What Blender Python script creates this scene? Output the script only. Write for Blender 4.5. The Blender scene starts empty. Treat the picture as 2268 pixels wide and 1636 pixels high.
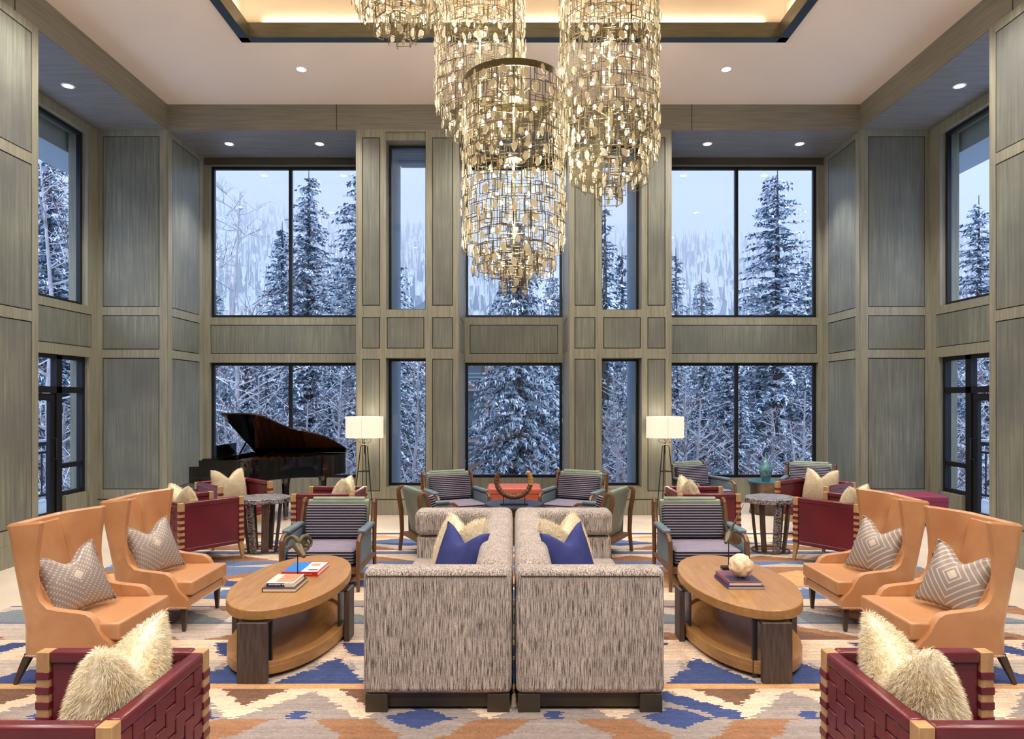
import bpy, bmesh, math, random
import numpy as np
from mathutils import Vector, Matrix
R = random.Random(7)
sc = bpy.context.scene
COL = sc.collection
PI = math.pi

# ------------------------------------------------------------------ camera
cam_d = bpy.data.cameras.new('camera')
cam_d.sensor_width = 36.0
cam_d.lens = 1500 / 2268 * 36
cam_d.shift_x = -4 / 2268
cam_d.shift_y = 67 / 2268
cam_d.clip_end = 600
cam = bpy.data.objects.new('camera', cam_d)
COL.objects.link(cam)
cam.location = (0, 0, 1.8)
cam.rotation_euler = (PI / 2, 0, 0)
sc.camera = cam

# ------------------------------------------------------------------ world, exposure
wd = bpy.data.worlds.new('overcast_sky')
sc.world = wd
wd.use_nodes = True
bg = wd.node_tree.nodes['Background']
bg.inputs[0].default_value = (0.48, 0.60, 0.92, 1)
bg.inputs[1].default_value = 0.84
sc.view_settings.view_transform = 'Standard'
sc.view_settings.look = 'None'
sc.view_settings.gamma = 1
sc.view_settings.exposure = 0.27
sc.view_settings.use_curve_mapping = False
sc.cycles.use_denoising = True
sc.cycles.max_bounces = 7
sc.cycles.diffuse_bounces = 4
sc.cycles.volume_bounces = 2
sc.cycles.transparent_max_bounces = 12
sc.cycles.sample_clamp_indirect = 4.0
sc.cycles.caustics_reflective = False
sc.cycles.caustics_refractive = False
sc.cycles.use_adaptive_sampling = True

sk = bpy.data.lights.new('bright_cloud_cover', 'SUN'); sk.energy = 4.0; sk.angle = math.radians(100); sk.color = (0.82, 0.88, 1.0)
sko = bpy.data.objects.new('bright_cloud_cover', sk); COL.objects.link(sko); sko.rotation_euler = (math.radians(-38), 0, 0); sko.rotation_euler = (math.radians(35), 0, 0)
WARM = (1.0, 0.91, 0.82)
NEUT = (1.0, 0.95, 0.9)
def spot(x, y, z, power, ang=120, blend=0.6, col=WARM, r=0.05):
    l = bpy.data.lights.new('downlight_beam', 'SPOT')
    l.energy = power; l.spot_size = math.radians(ang); l.spot_blend = blend
    l.color = col; l.shadow_soft_size = r
    o = bpy.data.objects.new('downlight_beam', l); o.location = (x, y, z)
    COL.objects.link(o); return o
def bulb_light(x, y, z, power, col=WARM, r=0.05):
    l = bpy.data.lights.new('bulb_glow', 'POINT'); l.energy = power; l.color = col
    l.shadow_soft_size = r
    o = bpy.data.objects.new('bulb_glow', l); o.location = (x, y, z)
    COL.objects.link(o); return o

# ceiling downlights (x, y): the fixtures themselves are built with the ceiling
CEIL = [(-2.97, 9.47), (2.97, 9.47), (-4.5, 7.2), (4.5, 7.2), (-4.5, 4.6), (4.5, 4.6),
        (-4.5, 2.0), (4.5, 2.0), (-2.97, 1.2), (2.97, 1.2), (0, 1.2), (-4.5, -1.0), (4.5, -1.0), (-1.6, -1.2), (1.6, -1.2), (0, 9.6)]  # the out-of-view ones above and behind the camera are added to brighten the room
SOFFIT = [(-4.69, 11.16), (-3.2, 11.16), (3.19, 11.16), (4.71, 11.16)]
SIDE = [(-5.99, 9.1), (5.99, 9.1)]
P_CEIL, P_SOFFIT, P_SIDE = 370, 230, 230

# ------------------------------------------------------------------ materials
def S(r, g, b):
    f = lambda c: (c / 255 / 12.92) if c / 255 <= 0.04045 else ((c / 255 + 0.055) / 1.055) ** 2.4
    return (f(r), f(g), f(b), 1)
def base_mat(name, col, rough=0.6, metal=0.0, spec=0.5):
    m = bpy.data.materials.new(name); m.use_nodes = True
    b = m.node_tree.nodes['Principled BSDF']
    b.inputs['Base Color'].default_value = col
    b.inputs['Roughness'].default_value = rough
    b.inputs['Metallic'].default_value = metal
    b.inputs['Specular IOR Level'].default_value = spec
    return m, b, m.node_tree
def nz(nt, scale, detail=4, vec_scale=(1, 1, 1), rough=0.6, coord='Object', rot=(0, 0, 0), distort=0):
    tc = nt.nodes.new('ShaderNodeTexCoord'); mp = nt.nodes.new('ShaderNodeMapping')
    mp.inputs['Scale'].default_value = vec_scale; mp.inputs['Rotation'].default_value = rot
    nt.links.new(tc.outputs[coord], mp.inputs[0])
    n = nt.nodes.new('ShaderNodeTexNoise'); n.inputs['Scale'].default_value = scale
    n.inputs['Detail'].default_value = detail; n.inputs['Roughness'].default_value = rough
    n.inputs['Distortion'].default_value = distort
    nt.links.new(mp.outputs[0], n.inputs['Vector'])
    return n
def ramp(nt, src, stops):
    r = nt.nodes.new('ShaderNodeValToRGB'); e = r.color_ramp.elements
    while len(e) < len(stops): e.new(0.5)
    for i, (p, c) in enumerate(stops):
        e[i].position = p; e[i].color = c
    nt.links.new(src, r.inputs[0]); return r
def mixc(nt, a, b, fac=0.5, mode='MIX'):
    m = nt.nodes.new('ShaderNodeMix'); m.data_type = 'RGBA'; m.blend_type = mode
    if isinstance(fac, (int, float)): m.inputs[0].default_value = fac
    else: nt.links.new(fac, m.inputs[0])
    for i, s in ((6, a), (7, b)):
        if isinstance(s, tuple): m.inputs[i].default_value = s
        else: nt.links.new(s, m.inputs[i])
    return m.outputs[2]
def bump(nt, b, src, strength=0.3, dist=0.01):
    bp = nt.nodes.new('ShaderNodeBump'); bp.inputs['Strength'].default_value = strength
    bp.inputs['Distance'].default_value = dist
    nt.links.new(src, bp.inputs['Height']); nt.links.new(bp.outputs[0], b.inputs['Normal'])
def mat_noise(name, c1, c2, scale=8, vs=(1, 1, 1), rough=0.6, metal=0, spec=0.5, lo=0.3, hi=0.7, detail=5, bmp=0, bd=0.003, distort=0, c3=None, s3=1.3):
    m, b, nt = base_mat(name, c1, rough, metal, spec)
    n = nz(nt, scale, detail, vs, distort=distort)
    r = ramp(nt, n.outputs['Fac'], [(lo, c1), (hi, c2)])
    out = r.outputs[0]
    if c3:
        n2 = nz(nt, s3, 3)
        f = ramp(nt, n2.outputs['Fac'], [(0.35, (0, 0, 0, 1)), (0.7, (0.8, 0.8, 0.8, 1))])
        out = mixc(nt, out, c3, f.outputs[0])
    nt.links.new(out, b.inputs['Base Color'])
    if bmp: bump(nt, b, n.outputs['Fac'], bmp, bd)
    return m
M = {}
M['panel'] = mat_noise('stained_oak_panel', S(98, 102, 94), S(138, 141, 129), 3.2, (9, 9, 0.35), 0.42, lo=0.32, hi=0.68, c3=S(92, 95, 94), s3=0.9)
M['stile'] = mat_noise('stained_oak_stile', S(118, 118, 105), S(150, 148, 132), 3.2, (11, 11, 0.5), 0.42, lo=0.3, hi=0.7)
M['beam'] = mat_noise('stained_oak_beam', S(110, 105, 95), S(138, 132, 118), 3.0, (0.5, 0.5, 14), 0.4, lo=0.3, hi=0.7)
M['soffit'] = mat_noise('dark_stained_soffit', S(116, 118, 120), S(138, 139, 140), 2.5, (0.8, 6, 6), 0.4, lo=0.3, hi=0.7)
M['groove'] = base_mat('panel_groove', S(62, 57, 48), 0.8)[0]
M['reveal'] = base_mat('bronze_window_reveal', S(74, 68, 60), 0.5)[0]
M['frame'] = base_mat('dark_bronze_frame', S(34, 36, 42), 0.35, 0.4)[0]
M['paint'] = mat_noise('warm_white_ceiling_paint', S(251, 236, 222), S(252, 238, 225), 3, rough=0.8)
M['tray'] = base_mat('cream_tray_paint', S(236, 216, 186), 0.8)[0]
M['coffer_wood'] = mat_noise('dark_coffer_wood', S(70, 66, 52), S(96, 88, 64), 3, (1, 1, 12), 0.35)
M['coffer_under'] = base_mat('coffer_edge_painted_reflection', S(38, 52, 64), 0.3)[0]  # dark blue stands in for the sky reflected in the trim's underside
M['tile'] = mat_noise('cream_stone_floor', S(214, 200, 182), S(232, 220, 204), 2.2, (1, 1, 1), 0.3, detail=7, c3=S(205, 190, 172), s3=0.8)
M['ext'] = base_mat('blue_grey_exterior_render', S(168, 186, 200), 0.8)[0]
M['eave'] = base_mat('pale_eave_boarding', S(150, 165, 178), 0.7)[0]
m, b, nt = base_mat('window_glass', (1, 1, 1, 1), 0.02)
tr = nt.nodes.new('ShaderNodeBsdfTransparent'); gl = nt.nodes.new('ShaderNodeBsdfGlossy'); gl.inputs['Roughness'].default_value = 0.01
tr.inputs[0].default_value = (0.93, 0.97, 1.0, 1)
mx = nt.nodes.new('ShaderNodeMixShader'); mx.inputs[0].default_value = 0.035
nt.links.new(tr.outputs[0], mx.inputs[1]); nt.links.new(gl.outputs[0], mx.inputs[2])
nt.links.new(mx.outputs[0], nt.nodes['Material Output'].inputs[0]); M['glass'] = m
def emis(name, col, strength):
    m, b, nt = base_mat(name, col, 0.5)
    b.inputs['Emission Color'].default_value = col; b.inputs['Emission Strength'].default_value = strength
    return m
M['led'] = emis('lit_downlight_lens', (1, 0.93, 0.82, 1), 14)
M['bulb'] = emis('lit_chandelier_bulb', (1, 0.88, 0.62, 1), 30)
M['white_metal'] = base_mat('white_trim_ring', S(235, 232, 228), 0.4)[0]

# ------------------------------------------------------------------ mesh helpers
class MB:
    def __init__(s): s.v = []; s.f = []; s.mi = []
    def add(s, vs, fs, mi=0):
        o = len(s.v); s.v += [tuple(v) for v in vs]
        for f in fs: s.f.append(tuple(i + o for i in f)); s.mi.append(mi)
    def box(s, x0, x1, y0, y1, z0, z1, mi=0, M4=None):
        vs = [(x, y, z) for x in (x0, x1) for y in (y0, y1) for z in (z0, z1)]
        if M4 is not None: vs = [M4 @ Vector(v) for v in vs]
        s.add(vs, [(0, 1, 3, 2), (4, 6, 7, 5), (0, 4, 5, 1), (2, 3, 7, 6), (0, 2, 6, 4), (1, 5, 7, 3)], mi)
        return s
    def prism(s, pts, axis, a, b, mi=0, M4=None):
        """pts 2D polygon CCW; axis 'x','y','z' extrude axis from a to b"""
        def P(p, t):
            q = {'x': (t, p[0], p[1]), 'y': (p[0], t, p[1]), 'z': (p[0], p[1], t)}[axis]
            return M4 @ Vector(q) if M4 is not None else q
        n = len(pts)
        vs = [P(p, a) for p in pts] + [P(p, b) for p in pts]
        fs = [tuple(range(n))[::-1], tuple(range(n, 2 * n))] + [(i, (i + 1) % n, n + (i + 1) % n, n + i) for i in range(n)]
        s.add(vs, fs, mi); return s
    def tube(s, pts, r, n=8, mi=0, caps=True, flat=1.0, up=None):
        """sweep a circle (or an ellipse, flat) along pts; r number or list"""
        pts = [Vector(p) for p in pts]; k = len(pts)
        rr = r if isinstance(r, (list, tuple)) else [r] * k
        vs = []; prev = None
        for i, p in enumerate(pts):
            t = (pts[min(i + 1, k - 1)] - pts[max(i - 1, 0)])
            t = t.normalized() if t.length > 1e-9 else Vector((0, 0, 1))
            if up is not None: a = Vector(up)
            elif prev is not None: a = prev
            else: a = Vector((0, 0, 1)) if abs(t.z) < 0.9 else Vector((1, 0, 0))
            a = (a - t * a.dot(t))
            a = a.normalized() if a.length > 1e-6 else t.orthogonal().normalized()
            prev = a; bb = t.cross(a)
            off = PI / n if n == 4 else 0
            for j in range(n):
                an = 2 * PI * j / n + off
                vs.append(p + a * math.cos(an) * rr[i] + bb * math.sin(an) * rr[i] * flat)
        fs = [(i * n + j, i * n + (j + 1) % n, (i + 1) * n + (j + 1) % n, (i + 1) * n + j) for i in range(k - 1) for j in range(n)]
        if caps: fs += [tuple(range(n))[::-1], tuple((k - 1) * n + j for j in range(n))]
        s.add(vs, fs, mi); return s
    def lathe(s, prof, n=32, mi=0, c=(0, 0, 0), sx=1, sy=1):
        vs = [(c[0] + r * sx * math.cos(2 * PI * j / n), c[1] + r * sy * math.sin(2 * PI * j / n), c[2] + z) for r, z in prof for j in range(n)]
        k = len(prof)
        fs = [(i * n + j, i * n + (j + 1) % n, (i + 1) * n + (j + 1) % n, (i + 1) * n + j) for i in range(k - 1) for j in range(n)]
        fs += [tuple(range(n))[::-1], tuple((k - 1) * n + j for j in range(n))]
        s.add(vs, fs, mi); return s
    def xf(s, M4):
        s.v = [tuple(M4 @ Vector(v)) for v in s.v]; return s
def mesh_of(name, mb, mats, smooth=False):
    me = bpy.data.meshes.new(name); me.from_pydata(mb.v, [], mb.f)
    mats = mats if isinstance(mats, list) else [mats]
    for m in mats: me.materials.append(M[m] if isinstance(m, str) else m)
    if len(mats) > 1: me.polygons.foreach_set('material_index', mb.mi)
    if smooth: me.polygons.foreach_set('use_smooth', [True] * len(me.polygons))
    me.update(); return me
def obj(name, mb, mats, parent=None, bevel=0, smooth=False, loc=None, seg=2, recalc=True, sub=0, label=None):
    me = mesh_of(name, mb, mats, smooth or bevel > 0 or sub > 0)
    if recalc:
        bm = bmesh.new(); bm.from_mesh(me); bmesh.ops.recalc_face_normals(bm, faces=bm.faces); bm.to_mesh(me); bm.free()
    o = bpy.data.objects.new(name, me); COL.objects.link(o)
    if parent: o.parent = parent
    if loc: o.location = loc
    if bevel:
        md = o.modifiers.new('bevel', 'BEVEL'); md.width = bevel; md.segments = seg; md.limit_method = 'ANGLE'; md.angle_limit = math.radians(35)
        md.harden_normals = False
    if sub:
        md = o.modifiers.new('subd', 'SUBSURF'); md.levels = sub; md.render_levels = sub
    if smooth or bevel or sub: 
        try: me.set_sharp_from_angle(angle=math.radians(38))
        except Exception: pass
    if label: o['label'] = label
    return o
def empty(name, loc=(0, 0, 0), rz=0):
    o = bpy.data.objects.new(name, None); o.location = loc; o.rotation_euler = (0, 0, rz); o.empty_display_size = 0.1
    COL.objects.link(o); return o
def tag(o, label, cat, group=None, kind=None):
    o['label'] = label; o['category'] = cat
    if group: o['group'] = group
    if kind: o['kind'] = kind
    return o
def struct(o):
    o['kind'] = 'structure'; return o
KIDS = {}
def copy_tree(o, parent=None):
    c = o.copy(); COL.objects.link(c); c.parent = parent
    for ch in [k for k in bpy.data.objects if k.parent == o]: copy_tree(ch, c)
    return c
def place(proto, used, loc, rz, label, cat, group=None):
    o = proto if not used else copy_tree(proto)
    o.location = loc; o.rotation_euler = (o.rotation_euler[0], o.rotation_euler[1], rz)
    return tag(o, label, cat, group)

# ------------------------------------------------------------------ panelled walls
D0, D1, H1, H2 = 10.6, 11.85, 6.02, 6.42
def face(mb, plane, c, u0, u1, z0, z1, panels, holes=(), sgn=-1, th=0.014):
    """flat panelled face. plane 'y': at y=c, u=x. plane 'x': at x=c, u=y.
    sgn = direction the face looks. material 0 stile, 1 panel, 2 groove"""
    us = sorted({u0, u1} | {p[k] for p in list(panels) + list(holes) for k in (0, 1) if u0 <= p[k] <= u1})
    zs = sorted({z0, z1} | {p[k] for p in list(panels) + list(holes) for k in (2, 3) if z0 <= p[k] <= z1})
    def bx(a, b_, z_, z2, d0, d1, mi):
        lo, hi = sorted((c + sgn * d0, c + sgn * d1))
        if plane == 'y': mb.box(a, b_, lo, hi, z_, z2, mi)
        else: mb.box(lo, hi, a, b_, z_, z2, mi)
    for i in range(len(us) - 1):
        for j in range(len(zs) - 1):
            um, zm = (us[i] + us[i + 1]) / 2, (zs[j] + zs[j + 1]) / 2
            ins = lambda rs: any(r[0] < um < r[1] and r[2] < zm < r[3] for r in rs)
            if ins(holes): continue
            if ins(panels): continue
            bx(us[i], us[i + 1], zs[j], zs[j + 1], -0.03, th, 0)
    g = 0.013
    for p in panels:
        bx(p[0], p[1], p[2], p[3], -0.03, 0.0, 2)
        bx(p[0] + g, p[1] - g, p[2] + g, p[3] - g, -0.02, th * 0.75, 1)
PM = ['stile', 'panel', 'groove']
ZU, ZM, ZL = (3.25, 5.92), (2.585, 3.12), (0.40, 2.455)      # panel bands
def wall_piece(s, out):
    """one half of the back wall, s=-1 left, +1 right"""
    X = lambda a, b_: (min(s * a, s * b_), max(s * a, s * b_))
    # corner pillar facing the room
    a, b_ = X(5.42, 6.52); pa, pb = X(5.54, 6.43)
    face(out, 'y', D0, a, b_, 0.0, H1, [(pa, pb) + ZU, (pa, pb) + ZM, (pa, pb) + ZL])
    out.box(a, b_, D0 + 0.02, D1 + 0.25, 0, H2, 0)
    # recess side
    face(out, 'x', s * 5.42, D0, D1, 0, H1, [(D0 + 0.12, D1 - 0.2) + z for z in (ZU, ZM, ZL)], sgn=-s)
    # bay back wall with the two window openings
    a, b_ = X(2.457, 5.42); wa, wb = X(2.457, 5.32)
    pa, pb = X(2.50, 5.30)
    holes = [(wa, wb, 3.24, 5.90), (wa, wb, 0.43, 2.45)]
    face(out, 'y', D1, a, b_, 0, H1, [(pa, pb, 2.60, 3.11)], holes)
    out.box(a, b_, D1 + 0.031, D1 + 0.25, 2.45, 3.24, 0); out.box(a, b_, D1 + 0.031, D1 + 0.25, 0, 0.43, 0)
    out.box(a, b_, D1 + 0.031, D1 + 0.25, 5.90, H2, 0)
    a2, b2 = X(5.32, 5.42); out.box(a2, b2, D1 + 0.031, D1 + 0.25, 0, H2, 0)
    # pier between the bay and the centre window, with its narrow windows
    a, b_ = X(0.87, 2.457); na, nb = X(1.377, 2.0)
    pan = []
    for (q0, q1) in ((2.09, 2.37), (0.95, 1.275)):
        p0, p1 = X(q0, q1); pan += [(p0, p1, 3.27, 5.90), (p0, p1, 2.60, 3.09), (p0, p1, 0.37, 2.44)]
    p0, p1 = X(1.40, 1.985); pan.append((p0, p1, 2.60, 3.09))
    holes = [(na, nb, 3.21, 5.99), (na, nb, 0.43, 2.455)]
    face(out, 'y', D0, a, b_, 0.0, H1, pan, holes)
    for (q0, q1) in ((0.9, 1.377), (2.0, 2.457)):
        p0, p1 = X(q0, q1)
        out.box(p0, p1, D0 + 0.031, D0 + 0.30, 0, H2, 0)
    out.box(na, nb, D0 + 0.031, D0 + 0.30, 2.455, 3.21, 0)
    out.box(na, nb, D0 + 0.031, D0 + 0.30, 0, 0.43, 0)
    out.box(na, nb, D0 + 0.031, D0 + 0.30, 5.87, H2, 0)
    # inner sides of the pier
    face(out, 'x', s * 2.457, D0, D1, 0, H1, [(D0 + 0.12, D1 - 0.2) + z for z in (ZU, ZM, ZL)], sgn=s)
    face(out, 'x', s * 0.87, D0, D1, 0, H1, [(D0 + 0.15, D1 - 0.2) + ZM], sgn=-s)
    # baseboard line
    for (q0, q1) in ((0.87, 2.457), (5.42, 6.52)):
        p0, p1 = X(q0, q1)
        out.box(p0, p1, D0 - 0.026, D0, 0, 0.235, 0); out.box(p0, p1, D0 - 0.02, D0, 0.235, 0.25, 2)
wb_ = MB()
for s in (-1, 1): wall_piece(s, wb_)
# centre bay
face(wb_, 'y', D1, -0.87, 0.87, 0, H1, [(-0.77, 0.77, 2.60, 3.11)], [(-0.855, 0.855, 3.24, 5.90), (-0.855, 0.855, 0.43, 2.45)])
for z0, z1 in ((2.45, 3.24), (0, 0.43), (5.9, H2)): wb_.box(-0.9, 0.9, D1 + 0.031, D1 + 0.25, z0, z1, 0)
struct(obj('wall_back', wb_, PM, bevel=0.0))
sp_ = MB()
for a, b_ in ((-5.42, -2.457), (-0.87, 0.87), (2.457, 5.42)): sp_.box(a, b_, D1 - 0.03, D1 - 0.0145, 5.90, H1 - 0.004, 0)
struct(obj('trim_7', sp_, 'reveal'))
# exterior reveals of the piers (blue grey outside skin)
eb = MB()
for s in (-1, 1):
    for q0, q1 in ((0.9, 1.377), (2.0, 2.43)):
        a, b_ = sorted((s * q0, s * q1)); eb.box(a, b_, D0 + 0.3, D1 + 0.12, -4, H2, 0)
    a, b_ = sorted((s * 1.377, s * 2.0)); eb.box(a, b_, D0 + 0.3, D0 + 0.5, 2.5, 3.16, 0)
struct(obj('trim_1', eb, 'ext'))
ev = MB()
for s in (-1, 1):
    a, b_ = sorted((s * 1.377, s * 2.0))
    for k in range(9): ev.box(a, b_, D0 + 0.36 + k * 0.125, D0 + 0.36 + k * 0.125 + 0.11, 5.93, 6.0, 0)
    ev.box(a, b_, D0 + 0.34, D1 + 0.12, 5.95, 6.3, 0)
    a, b_ = sorted((s * 6.9, s * 8.1)); ev.box(a, b_, 4, 12.6, 5.90, 6.1, 0)
    a, b_ = sorted((s * 6.86, s * 6.95)); ev.box(a, b_, 4, 12.6, 5.6, 6.1, 0)
struct(obj('trim_2', ev, 'eave'))

# side walls
def side_wall(s):
    o = MB()
    W = 6.52; y0, y1 = 7.9, D0
    holes = [(7.9, 10.34, 3.23, 5.87), (7.9, 10.38, 0.0, 2.45)]
    face(o, 'x', s * W, y0, y1, 0, H1, [(8.0, 10.44, 2.60, 3.11)], holes, sgn=-s)
    lo, hi = sorted((s * (W + 0.031), s * (W + 0.28)))
    o.box(lo, hi, 7.7, D1 + 0.25, 2.45, 3.23, 0); o.box(lo, hi, 7.7, D1 + 0.25, 5.87, H2, 0)
    o.box(lo, hi, 10.38, D1 + 0.25, 0, 2.45, 0); o.box(lo, hi, 10.34, D1 + 0.25, 3.23, 5.87, 0)
    lo2, hi2 = sorted((s * (W + 0.0), s * (W + 0.14)))
    o.box(lo2, hi2, 9.86, 10.36, 0, 0.40, 0)                           # plinth under the sidelight
    # near pier
    zz = [(0.40, 2.68), (2.80, 4.44), (4.56, 5.92)]
    pans = [(a, b_) + z for (a, b_) in ((4.6, 7.6), (1.5, 4.45), (-1.6, 1.35), (-3.4, -1.75)) for z in zz]
    face(o, 'x', s * 5.42, -3.5, 7.7, 0, H1, pans, sgn=-s)
    lo, hi = sorted((s * 5.45, s * (W + 0.28))); o.box(lo, hi, -3.7, 7.7, 0, H2, 0)
    lo, hi = sorted((s * 5.395, s * 5.42)); o.box(lo, hi, -3.5, 7.7, 0, 0.235, 0)
    return o
struct(obj('wall_left', side_wall(-1), PM)); struct(obj('wall_right', side_wall(1), PM))
rw = MB(); face(rw, 'y', -3.5, -5.42, 5.42, 0, H2, [(x, x + 1.5, z0, z1) for x in (-5.2, -3.5, -1.8, 0.3, 2.0, 3.7) for z0, z1 in ((0.4, 2.68), (2.8, 4.44), (4.56, 5.92))], sgn=1)
rw.box(-5.5, 5.5, -3.75, -3.53, 0, H2, 0); struct(obj('wall_rear', rw, PM))

# beams and soffits
bmz = MB()
bmz.box(-5.42, 5.42, D0 + 0.0, D0 + 0.3, H1, H2, 0)
for s in (-1, 1):
    lo, hi = sorted((s * 5.42, s * 5.7)); bmz.box(lo, hi, -3.5, D0 + 0.3, H1, H2, 0)
    for y in (7.35, 4.4, 1.4): 
        lo, hi = sorted((s * 5.416, s * 5.42)); bmz.box(lo, hi, y, y + 0.012, H1, H2, 1)
for x in (-2.78, 2.78): bmz.box(x, x + 0.012, D0 - 0.004, D0, H1, H2, 1)
struct(obj('trim_3', bmz, ['beam', 'groove']))
sf = MB()
for a, b_ in ((-5.42, -2.457), (-0.87, 0.87), (2.457, 5.42)): sf.box(a, b_, D0 + 0.3, D1 + 0.25, H1, H1 + 0.1, 0)
for a, b_ in ((-5.42, -2.457), (-0.87, 0.87), (2.457, 5.42)): sf.box(a, b_, D0 + 0.006, D0 + 0.3, H1 - 0.004, H1, 0)
for s in (-1, 1):
    lo, hi = sorted((s * 5.426, s * 6.8)); sf.box(lo, hi, 7.7, D0 + 0.02, H1 - 0.004, H1 + 0.1, 0)
struct(obj('trim_4', sf, 'soffit'))

# ceiling with the raised tray
CX, CY0, CY1 = 3.5, 3.2, 8.72
ce = MB()
ce.box(-5.7, 5.7, -3.6, CY0, H2, H2 + 0.15); ce.box(-5.7, 5.7, CY1, D0 + 0.3, H2, H2 + 0.15)
ce.box(-5.7, -CX, CY0, CY1, H2, H2 + 0.15); ce.box(CX, 5.7, CY0, CY1, H2, H2 + 0.15)
struct(obj('ceiling', ce, 'paint'))
tr_ = MB(); T = 7.75; e = 0.16
tr_.box(-CX + e - .6, CX - e + .6, CY1 - e + 0.1, CY1 - e + 0.2, H2 + 0.15, T); tr_.box(-CX + e - .6, CX - e + .6, CY0 - 0.2, CY0 - 0.1, H2 + 0.15, T)
tr_.box(-CX - 0.05, -CX + 0.05, CY0, CY1, H2 + 0.15, T); tr_.box(CX - 0.05, CX + 0.05, CY0, CY1, H2 + 0.15, T)
tr_.box(-CX - 0.4, CX + 0.4, CY0 - 0.4, CY1 + 0.4, T, T + 0.1)
struct(obj('trim_5', tr_, 'tray'))
cf = MB(); w = 0.12
cf.box(-CX, CX, CY1 - w, CY1, H2 - 0.012, H2 + 0.17); cf.box(-CX, CX, CY0, CY0 + w, H2 - 0.012, H2 + 0.17)
cf.box(-CX, -CX + w, CY0, CY1, H2 - 0.012, H2 + 0.17); cf.box(CX - w, CX, CY0, CY1, H2 - 0.012, H2 + 0.17)
for a in ((-CX, CX, CY1 - w, CY1), (-CX, CX, CY0, CY0 + w), (-CX, -CX + w, CY0, CY1), (CX - w, CX, CY0, CY1)): cf.box(a[0], a[1], a[2], a[3], H2 - 0.024, H2 - 0.0121, 1)  # thin slab under the trim that carries the painted reflection
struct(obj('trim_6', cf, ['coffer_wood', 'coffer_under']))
# cove strips lying on the tray ledge
def cove(x, y, sx, sy, power):
    l = bpy.data.lights.new('cove_strip', 'AREA'); l.shape = 'RECTANGLE'; l.size = sx; l.size_y = sy; l.energy = power; l.color = (1, 0.90, 0.80)
    o = bpy.data.objects.new('cove_strip', l); o.location = (x, y, H2 + 0.2); o.rotation_euler = (PI, 0, 0); COL.objects.link(o)
P_COVE = 11
cove(0, CY1 - 0.09, 6.4, 0.05, P_COVE); cove(0, CY0 + 0.09, 6.4, 0.05, P_COVE)
cove(-CX + 0.09, 6, 0.05, 5.0, P_COVE); cove(CX - 0.09, 6, 0.05, 5.0, P_COVE)

fl = MB(); fl.box(-6.8, 6.8, -3.7, D1 + 0.25, -0.2, 0.0); struct(obj('floor', fl, 'tile'))

# ------------------------------------------------------------------ windows
def rect_frame(mb, plane, c, u0, u1, z0, z1, w=0.05, d=0.06, mi=0):
    def bx(a, b_, z_, z2):
        if plane == 'y': mb.box(a, b_, c - d / 2, c + d / 2, z_, z2, mi)
        else: mb.box(c - d / 2, c + d / 2, a, b_, z_, z2, mi)
    bx(u0, u0 + w, z0, z1); bx(u1 - w, u1, z0, z1); bx(u0 + w, u1 - w, z0, z0 + w); bx(u0 + w, u1 - w, z1 - w, z1)
WN = [0]
def window(plane, c, u0, u1, z0, z1, mull=(), w=0.05):
    WN[0] += 1
    root = struct(empty('window_%d' % WN[0], ((u0 + u1) / 2, c, z0) if plane == 'y' else (c, (u0 + u1) / 2, z0)))
    off = Matrix.Translation(-root.location)
    f = MB(); rect_frame(f, plane, c, u0, u1, z0, z1, w); obj('window_frame', f.xf(off), 'frame', root)
    for m_ in mull:
        q = MB()
        if plane == 'y': q.box(m_ - 0.028, m_ + 0.028, c - 0.04, c + 0.03, z0 + w, z1 - w)
        else: q.box(c - 0.04, c + 0.03, m_ - 0.028, m_ + 0.028, z0 + w, z1 - w)
        obj('mullion', q.xf(off), 'frame', root)
    edges = [u0 + w] + list(mull) + [u1 - w]
    for a, b_ in zip(edges[:-1], edges[1:]):
        g = MB()
        if plane == 'y': g.box(a, b_, c - 0.004, c + 0.004, z0 + w, z1 - w)
        else: g.box(c - 0.004, c + 0.004, a, b_, z0 + w, z1 - w)
        obj('pane', g.xf(off), 'glass', root)
WY = D1 + 0.10
for z0, z1 in ((3.24, 5.90), (0.43, 2.45)):
    window('y', WY, -5.32, -2.457, z0, z1, (-3.93,))
    window('y', WY, -0.855, 0.855, z0, z1)
    window('y', WY, 2.457, 5.32, z0, z1, (3.92,))
for s in (-1, 1):
    a, b_ = sorted((s * 1.377, s * 2.0))
    window('y', D0 + 0.28, a, b_, 3.21, 5.87, w=0.04); window('y', D0 + 0.28, a, b_, 0.43, 2.455, w=0.04)
    window('x', s * 6.62, 7.7, 10.34, 3.23, 5.87)
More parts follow.
